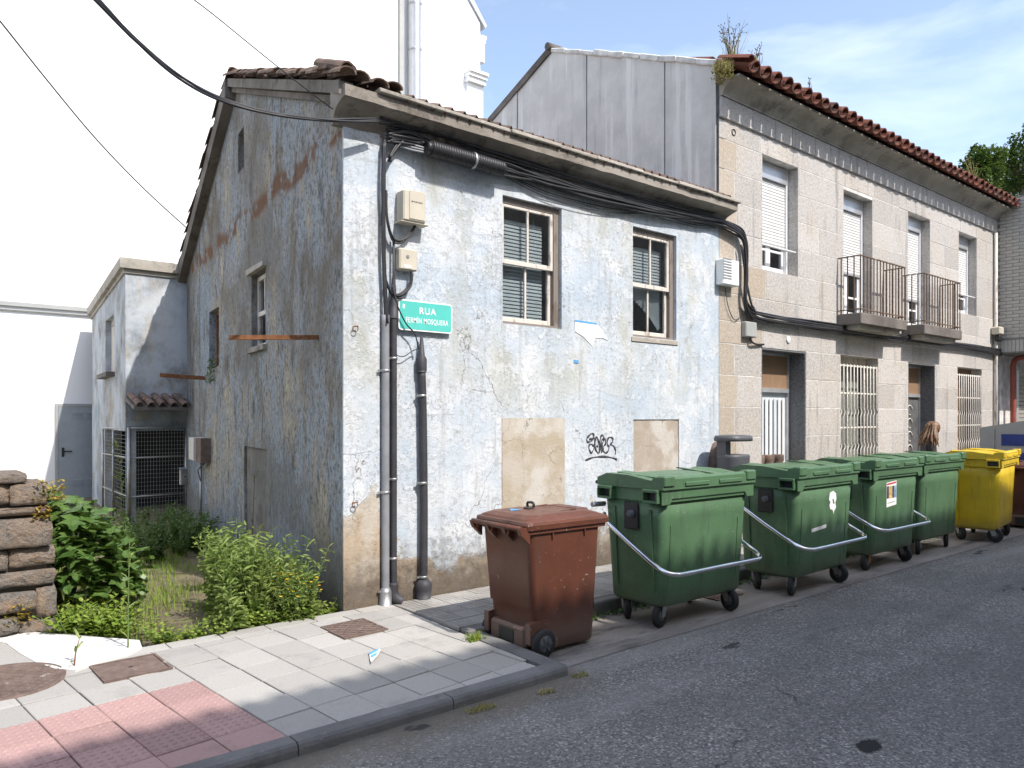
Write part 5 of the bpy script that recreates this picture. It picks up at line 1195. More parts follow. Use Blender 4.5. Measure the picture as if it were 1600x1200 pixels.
# ------------------------------------------------------------------ brown two-wheeled bins
def wheelie(name, label, x, y, rz):
    t = thing(name, label, 'bin', (x, y, .002), rz); m = M['brown']
    rings = []
    for z, x0, x1, hy, r in ((.03, -.255, .30, .25, .05), (.045, -.27, .312, .262, .05), (.14, -.278, .318, .266, .05), (.33, -.29, .325, .272, .05), (.345, -.312, .327, .273, .05), (.88, -.352, .352, .292, .05), (.93, -.358, .358, .298, .05)):
        rings.append(rrect((x1 - x0) / 2, hy, r, z, 4, (x0 + x1) / 2, 0))
    body = MB().loft(rings, smooth=True).build('body', m, t, world=False)
    for s in (-1, 1):   # wheel arches and axle feet
        arc = [(-.34, .10), (-.34, .25)] + [(-.215 + .15 * math.cos(a), .115 + .15 * math.sin(a)) for a in [R(90 - 12 * k) for k in range(9)]] + [(-.07, .06), (-.12, .04), (-.16, .10)]
        MB().prism([(a, s * .225, b) for a, b in arc], (0, s * .055, 0)).build('wheel_arch', m, body, world=False, fix=True)
    MB().cbox((-.34, -.21, .05), (-.22, .21, .21), .02).build('foot_well', m, body, world=False)
    MB().cbox((-.346, -.09, .07), (-.339, .09, .18), .004).build('foot_recess', M['black'], body, world=False)
    MB().tube([(-.235, -.29, .105), (-.235, .29, .105)], .012, 8).build('axle', M['zinc'], t, world=False)
    for s in (-1, 1):
        w_ = MB().lathe([(.05, s * -.022), (.092, s * -.026), (.103, s * -.012), (.103, s * .012), (.092, s * .026), (.055, s * .024)], (-.235, s * .305, .105), 24, 'y').build('wheel', M['rubber'], t, world=False, fix=True)
        h = MB().lathe([(.0001, s * .032), (.024, s * .032), (.026, s * .027), (.058, s * .0265), (.062, s * .022)], (-.235, s * .305, .105), 20, 'y')
        for k in range(6): a = k * math.pi / 3; h.prism([(-.235 + .02 * math.cos(a + .5), s * .331, .105 + .02 * math.sin(a + .5)), (-.235 + .056 * math.cos(a + .1), s * .331, .105 + .056 * math.sin(a + .1)), (-.235 + .056 * math.cos(a - .1), s * .331, .105 + .056 * math.sin(a - .1)), (-.235 + .02 * math.cos(a - .5), s * .331, .105 + .02 * math.sin(a - .5))], (0, s * .01, 0))
        h.build('rim', M['lgrey'], w_, world=False, fix=True)
    # rim and lid
    rm = MB(); hy = .31
    for a in ((-.375, -hy, .385, -hy + .03), (-.375, hy - .03, .385, hy), (-.375, -hy + .03, -.345, hy - .03), (.355, -hy + .03, .385, hy - .03)): rm.box((a[0], a[1], .90), (a[2], a[3], .955))
    rm = rm.build('rim', m, t, world=False)
    for s in (-1, 1):
        for xx in (-.15, .17): MB().prism([(xx, s * .296, .90), (xx + .012, s * .296, .90), (xx + .006, s * .29, .84)], (0, s * .012, 0)).build('rim_gusset', m, rm, world=False, fix=True)
    MB().prism([(.385, -.2, .955), (.42, -.2, .93), (.385, -.2, .87)], (0, .4, 0)).build('comb_lip', m, rm, world=False, fix=True)
    rings = []
    for z, x0, x1, h_, r in ((.93, -.40, .425, .325, .04), (.965, -.405, .43, .33, .05), (.985, -.40, .42, .322, .05), (.99, -.385, .40, .305, .05), (1.005, -.37, .36, .285, .06), (1.026, -.32, .30, .24, .08), (1.03, -.2, .2, .16, .08)):
        rings.append(rrect((x1 - x0) / 2, h_, r, z, 4, (x0 + x1) / 2, 0))
    lid = MB().loft(rings, smooth=False).build('lid', m, t, world=False)
    MB().cbox((.20, -.18, .995), (.34, .18, 1.034), .015).build('lid_pad', m, lid, world=False)
    for yy in (-.17, .17): MB().prism([(-.36, yy - .01, 1.005), (-.36, yy + .01, 1.005), (.2, yy + .01, 1.032), (.2, yy - .01, 1.032)], (0, 0, .006)).build('lid_rib', m, lid, world=False, fix=True)
    MB().tube(catmull([(.02, .12, 1.02), (.02, .12, 1.062), (.02, .19, 1.062), (.02, .19, 1.02)], 4), .011, 6).build('lid_latch', M['black'], lid, world=False); MB().cbox((-.1, .04, 1.02), (-.04, .10, 1.042), .005).build('lid_stud', M['black'], lid, world=False)
    # grab bar on hinge lugs
    MB().tube([(-.435, -.30, .945), (-.435, .30, .945)], .02, 10).build('grab_bar', m, t, world=False)
    for yy in (-.29, -.1, .1, .29): MB().prism([(-.365, yy - .02, .955), (-.46, yy - .02, .95), (-.44, yy - .02, .90), (-.365, yy - .02, .83)], (0, .04, 0)).build('hinge_lug', m, t, world=False, fix=True)
    return t
b1 = wheelie('wheelie_bin', 'brown two-wheeled bin with a blue paper scrap on its lid', .945, -1.43, R(-2))
MB().prism([(-.25, .06, 1.029), (-.16, .05, 1.033), (-.20, .14, 1.031)], (0, 0, .003)).build('blue_scrap', M['bluep'], b1, world=False, fix=True)
wheelie('wheelie_bin', 'second brown bin half hidden beyond the yellow container', 11.0, -1.75, R(5))

# ------------------------------------------------------------------ street things behind the row
t = thing('bollard', 'thin rusty brown steel post between the brown bin and the first green container', 'bollard', (1.70, -1.20, .0))
MB().cbox((-.03, -.03, 0), (.03, .03, .78), .006).build('post', simple('brown_post', (.26, .15, .11), .6, var=.2), t, world=False); MB().cbox((-.036, -.036, .78), (.036, .036, .80), .006).build('cap', M['black'], t, world=False); MB().cbox((.031, -.025, .1), (.045, .025, .7), .004).build('side_strip', M['black'], t, world=False)
t = thing('litter_bin', 'dark grey hooded street litter bin in front of the granite corner', 'litter bin', (5.10, -.35, .118))
rings = [rrect(.20 * s, .15 * s, .12 * s, z, 5) for z, s in ((.42, .9), (.45, .97), (1.12, 1.03), (1.14, 1.05), (1.16, 1.0))]
MB().loft(rings, smooth=True).build('basket', M['lgrey'], t, world=False); MB().loft([rrect(.23 * s, .18 * s, .13 * s, z, 5) for z, s in ((1.325, 1.), (1.36, 1.02), (1.39, .96), (1.4, .6))], smooth=True).build('hood', M['lgrey'], t, world=False)
MB().box((-.20, -.03, 1.12), (-.10, .10, 1.33)).build('hood_support', M['lgrey'], t, world=False); MB().tube([(-.02, .10, 0), (-.02, .10, 1.33)], .035, 8).build('post', M['lgrey'], t, world=False)
t = thing('paper_bank', 'grey steel paper bank with a blue panel and small red label', 'container', (11.4, -.95, 0))
MB().prism([(11.4, -.95, .1), (11.4, -2.3, .1), (11.4, -2.3, 1.66), (11.4, -1.75, 1.70), (11.4, -.95, 1.555)], (1.5, 0, 0)).build('body', M['greym'], t, fix=True)
MB().box((11.388, -2.2, 1.26), (11.399, -1.27, 1.45)).build('blue_panel', M['blue'], t); MB().box((11.388, -1.98, 1.555), (11.399, -1.66, 1.60)).build('red_label', M['redpaint'], t); MB().box((11.38, -1.17, .3), (11.399, -1.15, 1.55)).build('corner_fold', M['zinc'], t); MB().box((11.388, -2.2, .9), (11.399, -1.3, 1.15)).build('blue_panel', M['blue'], t)
for yy in (-1.1, -2.1): MB().box((11.5, yy - .1, 0.002), (12.8, yy + .1, .1)).build('skid', M['zinc'], t)
# drain grating by the kerb
t = thing('drain_grating', 'slotted iron drain grating in the gutter beside the first green container', 'drain', (3.30, -1.36, .006), R(0))
for k in range(9): MB().box((-.2 + k * .047, -.15, 0), (-.172 + k * .047, .15, .012)).build('slat', M['iron'], t, world=False)
MB().box((-.215, -.17, 0), (.22, -.15, .013)).build('frame', M['iron'], t, world=False); MB().box((-.215, .15, 0), (.22, .17, .013)).build('frame', M['iron'], t, world=False)

# ------------------------------------------------------------------ person behind the containers
def skin_mesh(name, chain, edges, mat, sub=2, root=0):
    me = bpy.data.meshes.new(name); me.from_pydata([c[0] for c in chain], edges, [])
    o = bpy.data.objects.new(name, me); COL.objects.link(o); mo = o.modifiers.new('s', 'SKIN'); mo.use_smooth_shade = True; mo.branch_smoothing = .6
    for i, c in enumerate(chain): sv = me.skin_vertices[0].data[i]; sv.radius = c[1] if isinstance(c[1], tuple) else (c[1], c[1]); sv.use_root = i == root
    su = o.modifiers.new('u', 'SUBSURF'); su.levels = sub; su.render_levels = sub
    dg = bpy.context.evaluated_depsgraph_get(); m2 = bpy.data.meshes.new_from_object(o.evaluated_get(dg)); bpy.data.objects.remove(o)
    m2.materials.clear(); m2.materials.append(mat); m2.polygons.foreach_set('use_smooth', [True] * len(m2.polygons)); m2.name = name; return m2
PX, PY = 10.10, -.68
pt_ = thing('person', 'person with long brown hair in a dark jacket seen from behind the containers', 'person', (PX, PY, .118), R(20)); pt_.scale = (1.06, 1.06, 1.05)
ch = [((0, 0, .80), (.15, .11)), ((0, 0, .95), (.14, .10)), ((0, .01, 1.10), (.155, .10)), ((0, .0, 1.20), (.10, .08)), ((0, -.01, 1.265), (.05, .05)), ((0, -.03, 1.32), (.06, .07)), ((0, -.045, 1.385), (.07, .085)), ((0, -.045, 1.43), (.045, .055)),
      ((.17, .01, 1.155), (.055, .055)), ((.22, -.04, .95), (.045, .045)), ((.20, -.22, .90), (.036, .036)), ((.185, -.36, .93), (.03, .03)), ((-.17, .01, 1.155), (.055, .055)), ((-.21, -.04, .95), (.045, .045)), ((-.15, -.22, .90), (.036, .036)), ((-.11, -.34, .93), (.03, .03)),
      ((.085, 0, .70), (.085, .085)), ((.095, -.01, .42), (.058, .058)), ((.10, .02, .10), (.042, .042)), ((.10, -.08, .035), (.042, .034)), ((-.085, 0, .70), (.085, .085)), ((-.095, -.01, .42), (.058, .058)), ((-.10, .02, .10), (.042, .042)), ((-.10, -.08, .035), (.042, .034))]
ed = [(0, 1), (1, 2), (2, 3), (3, 4), (4, 5), (5, 6), (6, 7), (3, 8), (8, 9), (9, 10), (10, 11), (3, 12), (12, 13), (13, 14), (14, 15), (0, 16), (16, 17), (17, 18), (18, 19), (0, 20), (20, 21), (21, 22), (22, 23)]
bm_ = skin_mesh('body', ch, ed, M['skin']); bm_.materials.append(M['jacket']); bm_.materials.append(M['dim'])
for p in bm_.polygons:
    c = p.center
    p.material_index = 2 if c.z < .78 else (1 if (c.z < 1.235 and not (c.y < -.30)) else 0)
HANDS = []
hr = MB(); random.seed(3)   # hair: a cap plus many locks falling over the back and shoulders
cap = []
for k, (z, s) in enumerate(((1.30, .078), (1.36, .098), (1.41, .098), (1.45, .075), (1.475, .035))): cap.append([Vector((s * .95 * math.cos(a), -.02 + s * 1.05 * math.sin(a), z)) for a in [2 * math.pi * i / 14 for i in range(14)] ])
hr.loft(cap, smooth=True)
for k in range(60):
    a = R(rnd(-25, 205)); r0 = .085; p0 = Vector((r0 * math.cos(a), -.025 + r0 * math.sin(a), rnd(1.38, 1.44))); dr = Vector((math.cos(a), math.sin(a) * .8, 0)); ln = rnd(.22, .34)
    hr.tube(catmull([p0, p0 + dr * .04 + Vector((0, 0, -ln * .35)), p0 + dr * .10 + Vector((0, .01, -ln * .7)), p0 + dr * rnd(.10, .17) + Vector((rnd(-.02, .02), 0, -ln))], 3), [.017] * 4 + [.016] * 3 + [.010, .007, .003], 5)
hr.build('hair', M['hair'], pt_, world=False)
for s in (-1, 1):    # hands holding something small in front
    base = Vector((.185 if s > 0 else -.11, -.37, .93)); hm = MB(); hm.cbox(tuple(base + Vector((-.035, -.07, -.012))), tuple(base + Vector((.035, .01, .012))), .01)
    for f in range(4): x0 = -.028 + f * .019; hm.tube([base + Vector((x0, -.07, 0)), base + Vector((x0, -.105 - .008 * (f in (1, 2)), .012)), base + Vector((x0, -.12, .04))], [.009, .008, .006], 6)
    hm.tube([base + Vector((-s * .035, -.02, 0)), base + Vector((-s * .06, -.05, .012)), base + Vector((-s * .055, -.08, .02))], [.011, .009, .007], 6); HANDS.append(hm.mesh('hand', M['skin']))
bb = bmesh.new(); bb.from_mesh(bm_)
for h_ in HANDS: bb.from_mesh(h_)
bb.to_mesh(bm_); bb.free(); obj('body', bm_, pt_)

# ------------------------------------------------------------------ rubble wall at the yard entrance
random.seed(51)
RW = thing('rubble_wall', 'rough fieldstone garden wall ending beside the fig bush', 'wall', (-2.0, .9, 0))
MB().box((-6.5, .96, -.05), (-1.99, 1.42, 1.24)).build('core', M['joint'], RW)
px = [(-8, 741, 41, 755), (16, 755, 73, 790), (-20, 757, 15, 790), (-25, 791, 78, 808), (-30, 807, 80, 861), (14, 854, 87, 888), (-40, 863, 13, 897), (-22, 889, 89, 923), (-30, 924, 57, 963), (58, 917, 88, 966), (-25, 964, 30, 995), (31, 967, 86, 996)]
def stone(a, b, par, name='stone', seg=5, rough=.018):
    """a rounded boulder-like block: a subdivided box pulled toward an ellipsoid and roughened"""
    n = seg; vs = []; fs = []; ce = [(a[i] + b[i]) / 2 for i in range(3)]; h = [(b[i] - a[i]) / 2 for i in range(3)]; key = {}
    def vid(p):
        k = tuple(round(q, 4) for q in p)
        if k not in key:
            u = Vector(p); s = max(abs(q) for q in p); e = u.normalized() * 1.18; m = u.lerp(e, .20); m += Vector((rnd(-1, 1), rnd(-1, 1), rnd(-1, 1))) * .05
            key[k] = len(vs); vs.append(tuple(ce[i] + m[i] * h[i] for i in range(3)))
        return key[k]
    g = [-1 + 2 * i / n for i in range(n + 1)]
    for ax in range(3):
        for s in (-1, 1):
            for i in range(n):
                for k in range(n):
                    q = []
                    for (u, v) in ((g[i], g[k]), (g[i + 1], g[k]), (g[i + 1], g[k + 1]), (g[i], g[k + 1])):
                        p = [0, 0, 0]; p[ax] = s; p[(ax + 1) % 3] = u; p[(ax + 2) % 3] = v; q.append(vid(p))
                    fs.append(tuple(q if s > 0 else reversed(q)))
    return MB().add(vs, fs, True).build(name, M['rubble'], par)
for (u0, v0, u1, v1) in px:
    p, q = onY(u0, v1, .9), onY(u1, v0, .9); d = rnd(-.02, .03); stone((p.x - .005, .88 + d, p.z - .006), (q.x + .005, 1.44, q.z + .006), RW)
x = -2.45
while x > -6.3:
    z = -.02; wd = rnd(.25, .5)
    while z < 1.2: hh = rnd(.12, .28); stone((x - wd, .88 + rnd(-.02, .03), z), (x, 1.44, min(z + hh, 1.32)), RW, seg=4); z += hh
    x -= wd

# ------------------------------------------------------------------ plants
def leafmesh(pts, fold=.15):
    """pts: half outline (x>=0) from base to tip; mirrored; folded along the midrib"""
    mb = MB(); L = [Vector((-x, y, abs(x) * fold)) for x, y in pts]; Rr = [Vector((x, y, abs(x) * fold)) for x, y in pts]; Mi = [Vector((0, y, -.15 * y * y)) for x, y in pts]
    for i in range(len(pts) - 1):
        mb.add([Mi[i], Rr[i], Rr[i + 1], Mi[i + 1]], [(0, 1, 2, 3)], True); mb.add([L[i], Mi[i], Mi[i + 1], L[i + 1]], [(0, 1, 2, 3)], True)
    return mb
FIG = [(0, 0), (.16, .10), (.42, .22), (.20, .38), (.46, .60), (.20, .66), (.13, .86), (0, 1.02)]
LAN = [(0, 0), (.10, .25), (.12, .5), (.07, .8), (0, 1)]
OVA = [(0, 0), (.26, .2), (.34, .5), (.2, .82), (0, 1)]
def leaf_into(mb, shape, p, yaw, pitch, size, roll=0.):
    m = Matrix.Translation(p) @ Euler((pitch, roll, yaw), 'XYZ').to_matrix().to_4x4() @ Matrix.Scale(size, 4); mb.add([m @ Vector(v) for v in shape.v], shape.f, True)
SF, SL, SO = leafmesh(FIG, .12), leafmesh(LAN, .3), leafmesh(OVA, .2)
# fig bush
random.seed(61)
fc = Vector((-1.74, 1.72, .0)); FB = thing('fig_bush', 'dense bush with large glossy lobed green leaves beside the stone wall', 'bush', fc)
figs = SF.mesh('leaf', M['leaf_fig'])
for k in range(7):
    a = rnd(0, 6.3); MB().tube(catmull([(0, 0, .02), (.12 * math.cos(a), .12 * math.sin(a), .35), (.33 * math.cos(a), .33 * math.sin(a), rnd(.6, .95))], 3), [.02, .018, .016, .014, .012, .01, .007], 6).build('branch', M['bark'], FB, world=False)
more = MB(); cnt = 0
for k in range(1000):
    th = rnd(0, 2 * math.pi); u = rnd(-.55, 1); s = math.sqrt(1 - u * u); rr = rnd(.72, 1.05)
    p = Vector((.50 * s * math.cos(th) * rr, .55 * s * math.sin(th) * rr, .58 + .52 * u * rr))
    if k % 5 == 0: p.x -= .45; p.z = max(p.z, .7) + .2 * rnd(0, 1); p.y = abs(p.y) + .1
    p.z *= 1.0 - .42 * max(0, p.x) / .5
    if p.z < .08: continue
    yaw = math.atan2(p.y, p.x) - math.pi / 2 + rnd(-.6, .6); pitch = rnd(-.75, .35); sz = rnd(.13, .23)
    front = (p.y < .2 or p.x > 0)
    if cnt < 300 and front: obj('leaf', figs, FB, p, (pitch, rnd(-.4, .4), yaw), (sz, sz, sz)); cnt += 1
    else: leaf_into(more, SF, p, yaw, pitch, sz, rnd(-.4, .4))
stuff(more.build('inner_foliage', M['leaf_fig'], FB, world=False))
# stonecrop on the wall head
for i, (a, b, n, s, lb) in enumerate(((78, 768, 200, .10, 'yellow stonecrop cushion spilling over the head of the stone wall'), (66, 803, 90, .06, 'small yellow stonecrop tuft in a joint of the stone wall'), (30, 960, 120, .09, 'reddish stonecrop patch at the foot of the stone wall'))):
    p = onY(a, b, .87); mb = MB()
    for k in range(n): leaf_into(mb, SO, Vector((rnd(-1, 1) * s, rnd(-1, 1) * s * .6 + .02, rnd(-1, 1) * s * .8)), rnd(0, 6.3), rnd(-.2, 1.0), rnd(.018, .035))
    tag(mb.build('stonecrop', M['leaf_s']), lb, 'plant', 'stonecrop on the stone wall').location = p
# tall weeds: a few built plants, copied
random.seed(71)
def make_weed(h, nst, lean, leaf, shape, nl, lsz, mat, flower=0):
    st = MB(); fo = MB(); fl = MB()
    for s in range(nst):
        a = rnd(0, 6.3); b = rnd(.05, lean); hh = h * rnd(.65, 1.0); pts = [Vector((0, 0, 0)), Vector((b * .3 * math.cos(a), b * .3 * math.sin(a), hh * .4)), Vector((b * math.cos(a), b * math.sin(a), hh))]; cp_ = catmull(pts, 4); st.tube(cp_, [.006 - .0045 * i / (len(cp_) - 1) for i in range(len(cp_))], 5)
        for k in range(nl):
            t = (k + rnd(0, 1)) / nl; i = min(int(t * (len(cp_) - 1)), len(cp_) - 2); p = cp_[i].lerp(cp_[i + 1], t * (len(cp_) - 1) - i); z = lsz * (1.15 - .6 * t) * rnd(.7, 1.2)
            leaf_into(fo, shape, p, rnd(0, 6.3), rnd(-.3, .9), z, rnd(-.4, .4))
        if s < flower:
            p = cp_[-1]
            for k in range(6): leaf_into(fl, SO, p, k * 1.05, .35, .016)
    return st, fo, fl
def weed_proto(name, label, group, *a, mat='leaf_w', flower=0):
    st, fo, fl = make_weed(*a, mat, flower); t = thing(name, label, 'weed', (0, 0, 0), 0, group)
    st.build('stem', M['stem'], t, world=False); fo.build('foliage', M[mat], t, world=False)
    if flower: fl.build('flower', M['petal'], t, world=False)
    return t
protos = {}
def scatter(key, spots, protos_):
    for i, (x_, y_, s) in enumerate(spots):
        o = protos_[i] if i < len(protos_) else copy_tree(protos_[i % len(protos_)])
        o.location = (x_, y_, .065 - .012 * max(y_, 0)); o.rotation_euler = (0, 0, rnd(0, 6.3)); o.scale = (s, s, s)
def gx_(y): return .147 * y
tall = [weed_proto('tall_weed', 'tall leafy green weed in the clump along the gable foot', 'tall weeds along the gable', .85, 5, .30, 0, SL, 34, .17) for _ in range(4)]
spots = []
while len(spots) < 60:
    y_ = rnd(-.02, 2.6) if len(spots) > 14 else rnd(-.02, .9); lo = -.98 + .30 * y_; x_ = rnd(lo, gx_(y_) - .18)
    if x_ < lo: continue
    spots.append((x_, y_, rnd(.55, 1.05) * (1 - .12 * abs(y_ - .7)) * (.6 if x_ > -.30 else 1)))
scatter('tall', spots, tall)
flw = [weed_proto('flowering_weed', 'low weed with small yellow flowers at the front end of the gable', 'yellow flowering weeds', .38, 6, .2, 0, SO, 9, .055, flower=4) for _ in range(3)]
scatter('fl', [(rnd(-.55, -.06), rnd(-.03, .7), rnd(.7, 1.1)) for _ in range(22)], flw)
low = [weed_proto('broadleaf_weed', 'low broad-leaved weed spreading at the pavement edge', 'low weeds at the pavement edge', .20, 6, .22, 0, SO, 8, .07, mat='leaf_y') for _ in range(3)]
scatter('low', [(-1.45 + 1.4 * k / 30 + rnd(-.05, .05), rnd(.02, .16), rnd(.5, .95)) for k in range(31)] + [(rnd(-1.92, -1.5), rnd(.62, 1.3), rnd(.8, 1.3)) for _ in range(24)], low)
sh = [weed_proto('shade_weed', 'dark leafy weed in the shaded clump before the porch cage', 'weeds before the porch', .62, 9, .42, 0, SO, 16, .085, mat='leaf_d') for _ in range(3)]
scatter('sh', [(rnd(-.75, .55), rnd(3.6, 6.4), rnd(.6, 1.0)) for _ in range(36)], sh)
for p_ in [o for o in bpy.data.objects if o.name.startswith('shade_weed')]: p_.location.x = min(p_.location.x, gx_(p_.location.y) - .15)
# single stalks
def stalk(label, base, h, lean, n, mat='stem', leaf='leaf_w', lsz=.07):
    t = thing('weed_stalk', label, 'weed', base); pts = catmull([(0, 0, 0), (lean * .3, 0, h * .5), (lean, 0, h)], 5); MB().tube(pts, [.006 - .0004 * i for i in range(len(pts))], 5).build('stem', M[mat], t, world=False); fo = MB()
    for k in range(n): i = rnd(0, len(pts) - 1.01); q = pts[int(i)].lerp(pts[int(i) + 1], i % 1); leaf_into(fo, SL, q, rnd(0, 6.3), rnd(.1, 1.1), lsz * rnd(.6, 1.2))
    fo.build('foliage', M[leaf], t, world=False)
p = onZ(200, 1018, .1); stalk('single upright weed stalk rising from the corner of the white ramp', p, .78, .01, 26)
p = onZ(116, 1040, .128); stalk('tiny reddish sprout growing out of the white ramp', p, .17, .03, 5, 'rust', 'leaf_w', .09)
p = gp(2.75, .1, .10); stalk('bare dark twiggy stem standing against the blocked gable door', p, 1.0, .03, 14, 'twig', 'leaf_d', .05)
p = gp(5.5, 2.2, .06); stalk('weed rooted under the rusty gable window', p, .35, .05, 60, 'stem', 'leaf_d', .08)
p = Vector((.15, 7.7, -.05)); stalk('spindly weed climbing in front of the porch cage', p, 1.35, -.12, 46, 'stem', 'leaf_w', .12)
# ground cover
random.seed(81)
gr = MB(); dr = MB()
def blade(mb, x, y, z, h, w_):
    a = rnd(0, 6.3); b = rnd(.1, .6) * h; c, s = math.cos(a), math.sin(a); mb.v += [(x - w_ * s, y + w_ * c, z), (x + w_ * s, y - w_ * c, z), (x + b * c, y + b * s, z + h)]; n = len(mb.v); mb.f.append((n - 3, n - 2, n - 1)); mb.sm.append(False); mb.mi.append(0)
for k in range(15000):
    y_ = rnd(-.1, 7.2); x_ = rnd(-3.2, gx_(y_) - .03)
    if x_ < -1.3 and y_ < .25 + (-1.5 - x_) * 1.3 or y_ < .0: continue
    nn = math.sin(x_ * 3.1 + 1.3) * math.cos(y_ * 2.3 + x_) + math.sin(y_ * 5.2 + x_ * 4.1) * .5
    path = -1.45 + .35 * y_ < x_ < -.85 + .30 * y_
    if path and nn < .35: 
        if rnd(0, 1) < .35: blade(dr, x_, y_, .06 - .012 * max(y_, 0), rnd(.02, .08), .004)
        continue
    blade(gr, x_, y_, .06 - .012 * max(y_, 0), rnd(.04, .16), .005)
for k in range(2600):
    x_, y_ = random.gauss(-1.75, .16), random.gauss(.62, .28); leaf_into(gr, SO, Vector((x_, y_, .06 + rnd(0, .16))), rnd(0, 6.3), rnd(-.2, .7), rnd(.025, .05)) if -2.0 < x_ and y_ > .25 + (-1.5 - x_) * 1.3 and y_ > .05 else None
stuff(gr.build('yard_grass', M['leaf_y'])); stuff(dr.build('dry_grass', M['dry']))
def tuft(label, x, y, z, n, s, h, mat='leaf_y'):
    mb = MB()
    for k in range(n): blade(mb, rnd(-s, s), rnd(-s, s) * .6, 0, rnd(.3, 1) * h, .004)
    for k in range(n // 3): leaf_into(mb, SO, Vector((rnd(-s, s), rnd(-s, s) * .6, rnd(0, h * .4))), rnd(0, 6.3), rnd(-.1, .6), h * .35)
    o = tag(mb.build('grass_tuft', M[mat]), label, 'grass tuft'); o.location = (x, y, z)
p = onZ(742, 999, .085); tuft('fresh green tuft in the paving joint beside the brown bin', p.x, p.y, .082, 120, .075, .07)
for k, (a, b) in enumerate(((850, 1082), (760, 1105), (740, 1110), (905, 1056))):
    p = onZ(a, b, .0); tuft(('dry tuft at the kerb foot below the second kerb joint', 'sparse dry tuft at the kerb foot', 'dry yellow tuft at the kerb foot near the joint', 'dry tuft at the kerb corner')[k], p.x, p.y - .01, .0, 60, .06, .04, 'dry')
lit = MB()
for k in range(900):
    x_ = rnd(1.3, 9); y_ = -1.17 - abs(random.gauss(0, .06)); leaf_into(lit, SO, Vector((x_, y_, .008 + rnd(0, .02))), rnd(0, 6.3), rnd(-.3, .5), rnd(.02, .05))
    if k % 2: blade(lit, x_, y_, .004, rnd(.02, .09), .004)
stuff(lit.build('gutter_leaf_litter', M['leaf_d']))
# plants on the granite roof
random.seed(91)
def twiggy(label, base, h, n, mat, leaf=None):
    t = thing('roof_plant', label, 'plant', base, group='plants rooted in the roof tiles'); mb = MB()
    for k in range(n):
        a = rnd(0, 6.3); l = rnd(.5, 1) * h; e = Vector((math.cos(a) * .35 * l, math.sin(a) * .35 * l, l)); mb.tube([(0, 0, 0), e * .5 + Vector((0, 0, .05 * l)), e], [.008, .005, .002], 4)
        for j in range(5): q = e * rnd(.4, 1); d = Vector((rnd(-1, 1), rnd(-1, 1), rnd(.2, 1))) * .16 * l; mb.tube([q, q + d], [.003, .0015], 3); mb.lathe([(.001, -.01), (.009, 0), (.001, .01)], q + d, 5)
    mb.build('twigs', M[mat], t, world=False)
    if leaf:
        fo = MB()
        for k in range(leaf): blade(fo, rnd(-.08, .08), rnd(-.08, .08), 0, rnd(.3, .8) * h, .006)
        fo.build('grass', M['dry'], t, world=False)
twiggy('tall dry twiggy plant growing at the left end of the tiled eave', onY(1142, 96, .0), .55, 14, 'twig', 40)
twiggy('short dry plant behind the second eave tile', onY(1180, 100, .15), .28, 6, 'twig', 12)
twiggy('tiny plant on the tiles near the middle of the eave', onY(1264, 140, .1), .20, 2, 'twig', 4)
twiggy('yellowish weeds at the far right end of the tiled eave', onY(1520, 285, .2), .5, 6, 'dry', 40)
mb = MB()
for k in range(260): leaf_into(mb, SO, Vector((rnd(-.10, .12), rnd(-.1, .12), rnd(-.12, .10))), rnd(0, 6.3), rnd(0, 1), rnd(.02, .05)); blade(mb, rnd(-.1, .1), rnd(-.1, .1), 0, rnd(.05, .2), .004)
o = tag(mb.build('moss_clump', M['dry']), 'mossy clump at the corner where cladding meets the eave', 'plant'); o.location = onY(1130, 112, -.15)
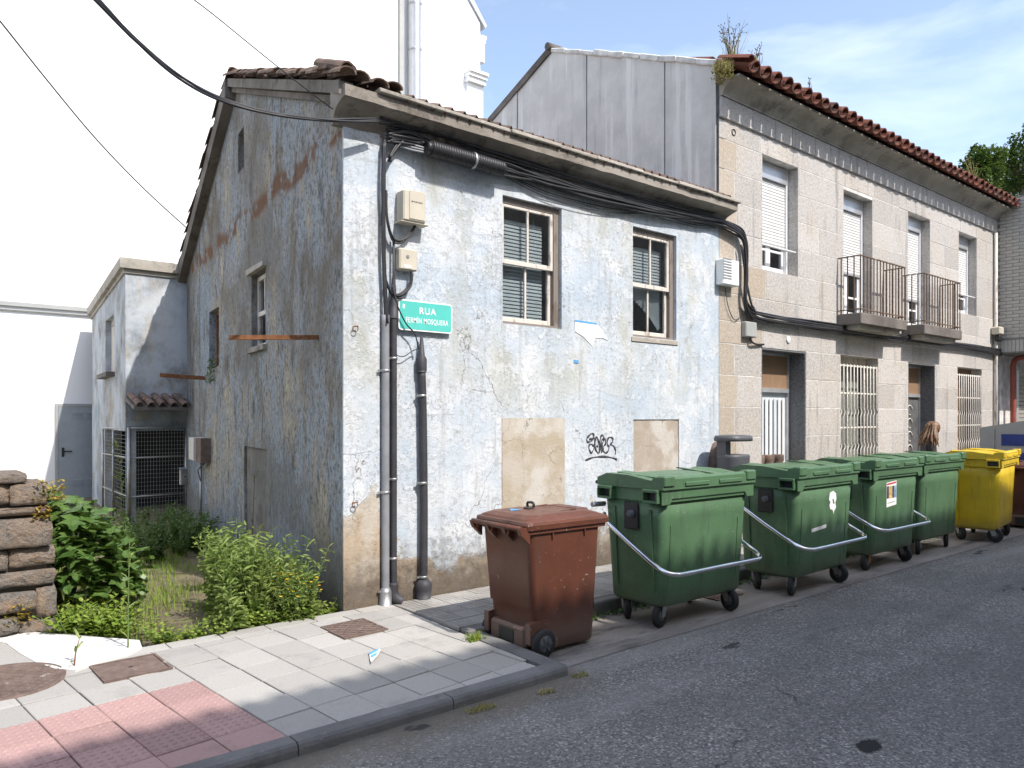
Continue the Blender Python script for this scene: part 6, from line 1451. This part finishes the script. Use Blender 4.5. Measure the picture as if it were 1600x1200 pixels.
# trees beyond the roofs
random.seed(101)
def tree(label, cx, cy, d, r, h0, n, asp=1.0):
    P = atD(cx, cy, d); t = thing('tree', label, 'tree', (P.x, P.y, -.06), group='trees beyond the roofs'); H_ = P.z
    tr = MB(); tr.tube([(0, 0, 0), (.1, .05, H_ * .5), (0, 0, H_), (.1, 0, H_ + r * .7)], [.32, .22, .13, .03], 8)
    cl = []
    for k in range(26):
        th = rnd(0, 6.3); u = rnd(-1, 1); s = math.sqrt(1 - u * u); q = Vector((s * math.cos(th), s * math.sin(th), u * asp)) * r * rnd(.35, .95); cl.append((q, r * rnd(.22, .42))); tr.tube([(0, 0, H_ - r * .5), (q.x * .5, q.y * .5, H_ + q.z * .4), (q.x, q.y, H_ + q.z)], [.07, .04, .012], 5)
    tr.build('trunk', M['bark'], t, world=False); fo = MB()
    for k in range(n):
        q, rc = random.choice(cl); v = Vector((rnd(-1, 1), rnd(-1, 1), rnd(-1, 1))); v = v.normalized() * rc * rnd(.3, 1) ** .5; leaf_into(fo, SO, q + v + Vector((0, 0, H_)), rnd(0, 6.3), rnd(-1, 1), rnd(.14, .26))
    fo.build('crown', M['leaf_t'], t, world=False)
tree('rounded dark green tree showing over the right end of the tiled roof', 1530, 262, 45, 1.35, 0, 3600)
tree('taller dark tree beyond the brick building', 1600, 258, 48, 2.0, 0, 4200, 1.2)
tree('lower lighter tree between the two dark trees', 1572, 290, 52, 1.5, 0, 2600)
tree('dark tree low behind the roof edge', 1545, 310, 56, 1.8, 0, 2400)
tree('broad tree at the edge behind the brick building', 1650, 290, 50, 2.6, 0, 3600)
import math
F=1203.;HX=800.;HY=650.
C=(-3.05,-5.84,1.75)
a=math.radians(50)
fw=(math.cos(a),math.sin(a)); rt=(math.sin(a),-math.cos(a))
def ray(x,y):
    u=(x-HX)/F; v=(HY-y)/F
    return (fw[0]+rt[0]*u, fw[1]+rt[1]*u, v)
def onY(x,y,Y=0):
    r=ray(x,y);t=(Y-C[1])/r[1];return tuple(round(C[i]+r[i]*t,3) for i in range(3))
def onX(x,y,X):
    r=ray(x,y);t=(X-C[0])/r[0];return tuple(round(C[i]+r[i]*t,3) for i in range(3))
def onZ(x,y,Z=0):
    r=ray(x,y);t=(Z-C[2])/r[2];return tuple(round(C[i]+r[i]*t,3) for i in range(3))
def onL(x,y,P,D): # vertical plane through P dir D
    r=ray(x,y)
    n=(D[1],-D[0]); t=((P[0]-C[0])*n[0]+(P[1]-C[1])*n[1])/(r[0]*n[0]+r[1]*n[1])
    p=tuple(round(C[i]+r[i]*t,3) for i in range(3))
    return p, round(((p[0]-P[0])*D[0]+(p[1]-P[1])*D[1])/(D[0]**2+D[1]**2)**.5,3)
def pr(X,Y,Z):
    d=(X-C[0],Y-C[1]);dep=d[0]*fw[0]+d[1]*fw[1];u=d[0]*rt[0]+d[1]*rt[1]
    return round(HX+F*u/dep,1),round(HY-F*(Z-C[2])/dep,1),round(dep,2)
